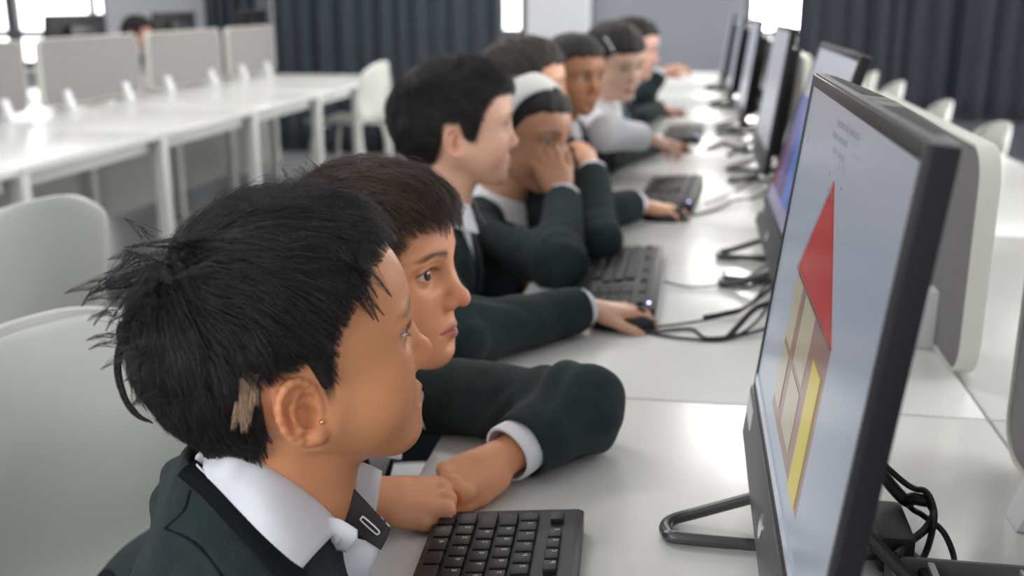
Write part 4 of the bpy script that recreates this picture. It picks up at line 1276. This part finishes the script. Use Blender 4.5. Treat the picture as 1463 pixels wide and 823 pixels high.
# ------------------------------------------------------------------ light
def area(name,loc,aim,sx,sy,e,col=(1,1,1)):
    l=bpy.data.lights.new(name,'AREA'); l.shape='RECTANGLE'; l.size=sx; l.size_y=sy; l.energy=e; l.color=col
    o=bpy.data.objects.new(name,l); COL.objects.link(o); o.location=loc; o.rotation_euler=(Vector(aim)-Vector(loc)).to_track_quat('-Z','Y').to_euler(); return o
w=bpy.data.worlds.new('world'); SC.world=w; w.use_nodes=True
w.node_tree.nodes['Background'].inputs[0].default_value=(.80,.86,.95,1); w.node_tree.nodes['Background'].inputs[1].default_value=.42
area('daylight_fill',(XR+.25,1.6,1.7),(0,1.4,1.0),1.9,1.5,88,(1,.98,.95))  # added key from the right, lights the fronts of the faces
area('daylight_fill',(XR+.25,4.6,1.7),(0,4.0,1.0),2.3,1.5,150,(1,.98,.95))  # added side light at the farther unseen window
area('daylight_fill',(1.5,YB+.2,1.7),(.2,1.0,.9),2.0,1.5,240,(1,.97,.92))
area('daylight_fill',(-1.95,-1.95,1.7),(-1.2,2,1.0),2.8,1.5,78,(.97,.98,1))  # front fill added behind the camera to lift faces and collars
area('daylight_fill',(1.75,-1.95,1.7),(.3,2,1.0),2.0,1.5,16,(.97,.98,1))  # weaker added front fill, also out of view
for (x,y,e) in ((-1.5,2.6,30),(-1.4,5.2,26),(-1.4,7.0,30),(2.3,6.2,26),(-3.9,3.6,9),(-3.9,6.4,10)): area('ceiling_fill',(x,y,ZC-.03),(x,y,0),1.2,.35,e,(1,.98,.96))  # unseen overhead fill without fittings, placed to brighten the far end
SC.view_settings.view_transform='Standard'; SC.view_settings.look='None'; SC.view_settings.gamma=1; SC.view_settings.exposure=0; SC.view_settings.use_curve_mapping=False
SC.cycles.use_denoising=True; SC.cycles.max_bounces=8; SC.cycles.sample_clamp_indirect=6
# ------------------------------------------------------------------ the boy in front
HL1=[(-.2,-.097),(-.080,-.097),(-.066,-.092),(-.052,-.078),(-.043,-.046),(-.039,.004),(-.006,.008),(-.001,-.010),(.003,-.032),(.009,-.028),(.013,.002),(.022,.028),(.034,.046),(.050,.058),(.066,.064),(.2,.066)]
k1=build_kid('nearest person, in profile, gold ear stud, grey-green jumper and open white collar',at_y(417,486,.715),34,12,0,s=1.02,byaw=32,lean=10,h=.0013,hc=.0022,tie=False,collar=False,
   hairline=HL1,lashes=30,lash_kw=dict(length=.0095,ymin=-.0115,rad=.0002),brows=0,shirt=False,ruff=.022,headkw=dict(),look=(1,.0,.05),cap=dict(thick=.002,top=.007,back=.0,noise=0),nb_shift=(-.022,0,.022),vneck=False,skin=(.69,.305,.145))
lens1=lambda l: np.interp(l[:,2],[-.09,-.04,0,.05,.09],[.011,.016,.026,.042,.050])
lens1b=lambda l: lens1(l)+.006*np.clip((l[:,0]-.04)/.03,0,1)
boy_hair(k1,24000,lens1b,seed=1,HL=HL1,over=lambda l: .005+.009*np.clip((l[:,2]-.03)/.02,0,1),clump=.75,lift=.5,curl=.17,radius=.00022)
# longer unruly strands at the crown and over the brow
def tuft(k,name,centre,spread,n,d,L,seed,m='hair',rad=.00022,droop=.25,jit=.35,clumps=9):
    """pointed locks; centre and d in head coordinates"""
    rng=np.random.default_rng(seed); P=[]
    for c in range(clumps):
        c0=np.array(centre)+rng.normal(0,1,3)*np.array(spread); dd=np.array(d)+rng.normal(0,jit,3); dd/=np.linalg.norm(dd); Lc=L*rng.uniform(.7,1.15)
        for i in range(n//clumps):
            p=c0+rng.normal(0,.0035,3); tip=c0+dd*Lc; v=dd.copy(); q=[p]
            for s_ in range(6):
                t=(s_+1)/6; x=p+(tip-p)*t+np.array([0,0,-droop*Lc*t*t])+rng.normal(0,.0003,3); q.append(x)
            P.append(k.o+(np.array(q)@k.R.T)*k.s)
    return k.adopt(strands(name,np.array(P),rad,M[m],k.hair))
tuft(k1,'hair_spikes',(-.075,-.012,.082),(.016,.018,.010),420,(-.85,-.25,.35),.040,3,clumps=26,droop=.15)
tuft(k1,'hair_spikes',(-.098,-.02,.045),(.007,.015,.018),300,(-.9,-.2,.05),.030,5,clumps=20,droop=.3)
tuft(k1,'fringe',(.036,-.066,.062),(.007,.004,.007),320,(.35,-.10,-.9),.030,7,clumps=14,droop=.1,jit=.12)
# fair patch behind the ear
cap_n=normals_of(k1.capv,k1.capq); px=project(k1.capv); vis=((k1.capv-np.array([0,0,CZ]))*cap_n).sum(1)<0
if (((k1.capv-k1.o)*cap_n).sum(1).mean()<0): vis=~vis
pm=vis&(np.abs(px[:,0]-354-(px[:,1]-555)*-.15+4*np.sin(px[:,1]*.4))<13)&(np.abs(px[:,1]-553)<26)
if pm.sum()>20:
    rt=sample_surface(k1.capv,k1.capq,900,pm,9); l0=((rt-k1.o)@k1.R)
    n0=(l0-np.array([-.006,0,.016]))/np.array([.10,.078,.088])**2; n0/=np.linalg.norm(n0,axis=1,keepdims=True); n0=n0@k1.R.T
    k1.adopt(grow_hair('fair_hair_patch',rt+n0*.004,n0*.45+np.array([-.1,0,-.8]),np.random.default_rng(3).uniform(.008,.020,len(rt)),.00022,M['hair_pale'],k1.hair,lambda p,t: np.tile(np.array([-.15,-.05,-1.0]),(len(p),1))+n0*.10,6,.6,None,0,.12,9))['label']='fair streak of hair behind the ear'
# thin rat-tail braid hanging from the back of the head
b=MB()
def tail(x,y):
    p=hit(k1.cops,x,y,lift=.004); q=Vector(at_y(x,y,.640))
    return Vector(p) if p is not None and p[1]<q.y else q
for pts,r_ in (([(176,476),(168,500),(166,530),(173,560),(187,586),(203,600)],.0017),([(179,480),(172,505),(171,535),(180,568),(198,592),(219,605)],.0016),([(177,478),(170,505),(168,540),(177,573),(193,594),(211,603)],.0012)):
    b.tube([tail(x,y) for x,y in pts],[r_,r_,r_,r_*.8,r_*.6,r_*.25],8,smooth=4)
b.sphere(tail(178,476),.0068,14,sc=(.8,1,1.4))
k1.adopt(b.build('rat_tail',M['hair_mass'],k1.body,smooth=180))
p=hit(k1.ops,460,603)
if p is not None:
    b=MB(); b.sphere(p,.0021,14); b.sphere(Vector(p)+Vector((-.0008,0,-.0030)),.0012,12); k1.adopt(b.build('ear_stud',mat('gold',srgb(226,190,120),.2,metal=1),k1.body,smooth=180))['label']='gold ear stud'
# collar leaves, lining, button stand
def on(x,y,Y):
    p=hit(k1.J,x,y,lift=.003); q=np.array(at_y(x,y,Y))
    return Vector(p) if p is not None and p[1]<Y else Vector(q)
def patch(name,rows,m,label=None,n=(6,5),solid=.0014,bulge=.0,parent=None):
    """rows: lists of points; smooth surface through them"""
    R_=[catmull([Vector(p) for p in r],n[0]) for r in rows]; C=list(zip(*R_)); G_=[catmull(list(c),n[1]) for c in C]
    b=MB(); V=[[b.bm.verts.new(p) for p in col] for col in G_]
    for i in range(len(V)-1):
        for j in range(len(V[0])-1): b.bm.faces.new((V[i][j],V[i+1][j],V[i+1][j+1],V[i][j+1]))
    o=k1.adopt(b.build(name,m,parent or k1.body,smooth=180,solid=solid))
    if label: o['label']=label
    return o
top=[(284,648,.700),(322,653,.685),(362,664,.665),(404,688,.650),(448,722,.645),(483,757,.652)]
low=[(281,664,.705),(308,695,.680),(338,728,.655),(370,764,.640),(398,794,.636),(424,821,.640)]
def near(x,y,Y):
    p=hit(k1.ops,x,y,lift=.004); return Vector(p) if p is not None and p[1]<Y+.05 and p[1]>Y-.06 else Vector(at_y(x,y,Y))
tp=[near(*q) for q in top]; lw=[on(*q) for q in low]
inn=[p+Vector((.0,.010,-.003)) for p in tp]; inn2=[p+Vector((.004,.014,-.022)) for p in tp]
md=[(a*.55+b_*.45)+Vector((0,-.0045,.0015)) for a,b_ in zip(tp,lw)]
patch('shirt_collar',[inn2,inn,tp,md,lw],M['shirt'],n=(5,5))
patch('shirt_collar',[[at_y(*q) for q in r] for r in ([(478,672,.745),(512,660,.752),(546,673,.752)],[(476,700,.735),(510,700,.745),(542,702,.750)],[(486,724,.730),(512,726,.738),(537,732,.745)])],M['shirt'])
ln=patch('collar_lining',[[at_y(*q) for q in r] for r in ([(484,676,.722),(521,714,.716),(558,756,.705)],[(473,700,.716),(512,738,.706),(552,771,.698)],[(461,724,.708),(502,758,.698),(544,786,.694)])],M['shirt_in'],'dark grey lining of the turned-up collar')
b=MB(); b.tube([at_y(x,y,.697) for x,y in ((517,740),(520,739),(541,758),(540,763),(536,762),(516,744))],.0006,6,closed=True,smooth=3); k1.adopt(b.build('buttonhole',M['shirt'],ln))
sd=patch('button_stand',[[at_y(*q) for q in r] for r in ([(462,738,.684),(486,742,.680),(511,757,.680)],[(463,760,.680),(487,762,.676),(509,772,.677)],[(462,786,.682),(482,786,.678),(494,788,.679)])],M['shirt'])
b=MB(); c=Vector(at_y(481,769,.676)); b.cyl(c,c+Vector((-.001,-.0018,.0006)),.0042,n=20); k1.adopt(b.build('button',M['clip'],sd))
patch('shirt_front',[[at_y(*q) for q in r] for r in ([(432,760,.700),(490,765,.692),(545,778,.700)],[(420,815,.690),(480,815,.680),(530,815,.690)],[(415,870,.690),(470,880,.675),(515,880,.690)])],M['shirt'])
# seams of the jumper on the near shoulder
for pts in ([(272,700),(262,730),(236,755),(190,764),(150,784),(116,812),(95,840)],[(236,755),(266,768),(294,792),(316,822),(330,850)]):
    P_=[hit(k1.J,x,y) for x,y in pts]; P_=[Vector(p) for p in P_ if p is not None]
    if len(P_)>2:
        b=MB(); b.tube(P_,.0011,6,smooth=5); k1.adopt(b.build('seam',M['sweater_dark'],k1.sweater,smooth=180))
# ribbed neckband of the jumper below the collar
A=[]; Bp=[]
for i,(x,y,Y) in enumerate([(272,664,.75)]+low[1:]+[(452,850,.645)]):
    dx,dy=(-17,15)
    A.append(on(x+5,y-3,Y+.004)); Bp.append(on(x+dx,y+dy,Y+.010))
patch('neckband',[[p+Vector((.0,.004,.0)) for p in A],[(p+q)/2+Vector((0,-.003,.002)) for p,q in zip(A,Bp)],Bp],mat('neckband_rib',srgb(30,36,39),.9,spec=.1,bump=[('wavex',420,.8,.0012)]),n=(6,4),solid=.002)
# ------------------------------------------------------------------ the boy beside him
HL2=[(-.2,-.095),(-.080,-.095),(-.064,-.090),(-.052,-.070),(-.040,-.030),(-.034,.004),(-.008,.004),(-.002,-.018),(.006,-.040),(.016,-.038),(.028,-.012),(.043,.010),(.057,.035),(.068,.046),(.2,.054)]
el2=at_z(832,583,T+.050)
k2=build_kid('person in dark jumper leaning over two closed fists, behind the nearest person\'s shoulder',at_y(527,377,1.02),-6,7,0,s=1.0,byaw=-4,lean=36,h=.0015,hc=.0028,tie=False,hairline=HL2,skin=(.76,.35,.185),
   lashes=22,brows=50,lid=.0112,folds=1.0,headkw=dict(nose=1.03),look=(1,-.30,.02),cap=dict(thick=.003,top=.007,front=.002,noise=0),
   elbows=(el2,None),wrists=(at_z(728,648,T+.034),at_z(522,708,T+.034)),
   hands=(dict(fwd=(-.62,-.72,-.12),back=(.1,-.25,1),curls=FIST,thumb=(.3,.5,.4)),dict(fwd=(.85,.35,-.12),back=(0,-.25,1),curls=FIST,thumb=(.3,.5,.4))))
lens2=lambda l: lens1(l)+.016*np.clip((l[:,0]-.02)/.03,0,1)
boy_hair(k2,14000,lens2,seed=2,m='hair_brown',HL=HL2,over=lambda l: .006+.013*np.clip((l[:,2]-.0)/.03,0,1),clump=.7,curl=.15)
tuft(k2,'hair_spikes',(-.050,-.01,.098),(.020,.02,.004),60,(-.3,-.1,.9),.018,18,m='hair_brown',clumps=12,droop=.1)
p=hit(k2.J,612,640,lift=.0015)
if p is not None and abs(p[1]-1.0)<.3:
    b=MB(); nn=Vector((.25,-.85,.35)).normalized(); b.cyl(Vector(p)-nn*.001,Vector(p)+nn*.001,.011,n=20); e_=k2.adopt(b.build('embroidered_badge',mat('badge_red',srgb(176,66,44),.8,bump=[('noise',900,.5,.001)]),k2.sweater)); e_['label']='small red embroidered badge'
def at_face(k_o,k_R,s,mouth=(.098,0,-.072),off=(.045,-.05,-.085)):
    m=k_o+k_R@(np.array(mouth)*s); w=m+np.array(off); return m,w
GRP='pupils along the computer table'
def mouse_hand(mo,fx,fy,rise=.036):
    f=away((fx,fy,0)); p=np.array(mo.location)-f*.066+np.array([0,0,rise]); return p,dict(fwd=(f[0],f[1],-.14),back=(0,0,1),curls=MOUSE,thumb=(.75,.25,.2),spread=.12)
# the boy with his hand on the mouse
wr,hd=mouse_hand(mo1,.86,.5)
k3=build_kid('person in profile gripping a mouse, white collar and dark tie under a jumper',at_y(655,174,1.77),19,3,0,s=1.0,byaw=2,lean=12,h=.0021,hc=.0045,
   skin=(.72,.42,.29),cap=dict(thick=.008,top=.012,back=.006,noise=.002),elbows=(None,at_z(655,480,T+.045)),wrists=(None,wr),hands=(None,hd),lashes=16,lid=.0085,headkw=dict(cheek=1.12,jaw=1.1))
boy_hair(k3,9000,lambda l: np.interp(l[:,2],[-.09,-.02,.06],[.012,.020,.030]),seed=4,radius=.0003)
# the girl with the white headband, hand over her mouth
o=np.array(at_y(750,188,2.10)); R=euler_head(-26,-4,-4)
m=o+R@np.array([.098,0,-.072]); w_=np.array(at_y(805,282,m[1]-.055)); f_=away(np.array(at_y(782,232,m[1]-.030))-w_)
el=np.array(at_z(800,378,T+.035))
k4=build_kid('person in a white headband, elbow on the table and hand over the mouth',o,-26,-4,-4,s=1.03,headkw=dict(ear=0),folds=.5,hand_s=1.0,byaw=-6,lean=20,h=.0021,hc=.0045,skin=(.55,.29,.17),hairline=HL_GIRL,
   cap=dict(thick=.008,top=.010,back=.012,noise=.0015),elbows=(None,el),wrists=(None,w_),hands=(None,dict(fwd=f_,back=(.3,-.9,.25),curls=REST,thumb=(.7,.3,.2),spread=.10)),lashes=16,look=(.9,-.2,0))
b=MB()
def band(u,v):
    a=math.radians(-112+224*u); x=.036+(v-.5)*.052-.040*abs(math.sin(a))**2; rr=math.sqrt(max(.05,1-((x+.012)/.108)**2)); q=np.array([x, math.sin(a)*.089*min(1,rr+.06), .014+math.cos(a)*.1015*rr])*1.03
    return Vector(o+R@q)
b.grid(band,41,7); k4.adopt(b.build('headband',mat('headband_white',srgb(214,214,212),.85,bump=[('noise',600,.3,.001)]),k4.body,smooth=180,solid=.004))
# the brown-haired boy holding his forehead, other hand on a mouse
o=np.array(at_y(750,120,2.45)); R=euler_head(6,2,0)
wr5=np.array(at_y(846,246,2.16)); el5=np.array(at_z(852,345,T+.04)); t5=o+R@np.array([.085,-.035,.015])
wl,hl=mouse_hand(mo2,.95,.1)
k5=build_kid('person resting the head on a raised hand, behind the white headband',o,6,2,0,byaw=-4,lean=18,h=.0024,hc=.005,skin=(.70,.38,.23),hair='hair_brown',folds=.5,
   cap=dict(thick=.010,top=.014,back=.006,noise=.003),elbows=(at_z(838,306,T+.04),el5),wrists=(wl,wr5),hands=(hl,dict(fwd=away(t5-wr5),back=(.7,-.6,.3),curls=REST,thumb=(.6,.3,.2))),tie=False)
# further along
wr6,hd6=mouse_hand(mo3,.9,.3)
k6=build_kid('person in dark jumper facing the camera just left of the white-sleeved one',at_y(818,102,2.80),-42,-3,0,s=.96,byaw=-6,lean=14,h=.003,hc=.006,skin=(.44,.21,.11),
   cap=dict(thick=.007,top=.008,noise=.002),elbows=(None,at_z(860,228,T+.04)),wrists=(None,wr6),hands=(None,hd6))
o=np.array(at_y(878,82,3.20)); wr7=np.array(at_y(922,196,2.98))
k7=build_kid('person in white shirt sleeves and dark tie with a silver hair clip, looking down',o,-46,-14,6,s=1.03,headkw=dict(ear=0),byaw=0,lean=16,h=.0026,hc=.006,skin=(.74,.48,.36),hairline=[(-.2,-.10),(-.035,-.09),(-.018,-.06),(-.004,-.045),(.012,-.030),(.028,-.006),(.046,.020),(.064,.036),(.2,.042)],sleeve='shirt',
   cap=dict(thick=.006,top=.008,back=.004,noise=.0015),elbows=(None,at_y(868,190,2.85)),wrists=(None,wr7),hands=(None,dict(fwd=(.75,.6,-.25),back=(0,0,1),curls=REST)),cuffs=False)
q=k7.o+k7.R@np.array([.045,-.062,.062]); b=MB(); b.tube([q+k7.R@np.array([-.022,0,.012]),q,q+k7.R@np.array([.024,-.002,-.016])],.004,8,smooth=4); k7.adopt(b.build('hair_clip',M['chrome'],k7.body,smooth=180))
wr8,hd8=mouse_hand(mo4,.9,.2)
k8=build_kid('person with a pale blue lanyard, mostly hidden behind the one with the hair clip',at_y(903,66,3.85),-4,-6,0,byaw=0,lean=16,h=.0032,hc=.007,skin=(.72,.44,.34),cap=dict(thick=.006,top=.008,noise=.002),
   elbows=(None,at_z(905,172,T+.04)),wrists=(None,wr8),hands=(None,hd8))
b=MB(); b.tube([k8.nb+k8.B@np.array(p) for p in ((-.02,-.06,.02),(.06,-.065,-.05),(.105,-.035,-.16),(.115,0,-.24))],.008,8,smooth=5); k8.adopt(b.build('lanyard',mat('lanyard_blue',srgb(150,190,215),.7),k8.body,smooth=180))
k9=build_kid('farthest person at the table, raising a bent arm before the grey wall',at_y(905,62,4.7),-4,-4,0,byaw=0,lean=10,h=.0034,hc=.007,skin=(.7,.38,.28),cap=dict(thick=.008,top=.01,noise=.002),
   elbows=(None,at_y(920,140,4.45)),wrists=(None,at_y(944,104,4.5)),hands=(None,dict(fwd=(.95,0,.25),back=(0,-.6,.8),curls=REST)),tie=False)
r=ray(197,45); P=Vector((0,0,CZ))+r*((-3.62)/r.x)
k10=build_kid('person seated behind the left row, half hidden by a divider and a black monitor',P,10,-14,0,byaw=0,lean=12,h=.0034,hc=.007,skin=(.50,.25,.18),cap=dict(thick=.010,top=.012,noise=.002),group=None,
   elbows=None,tie=False)
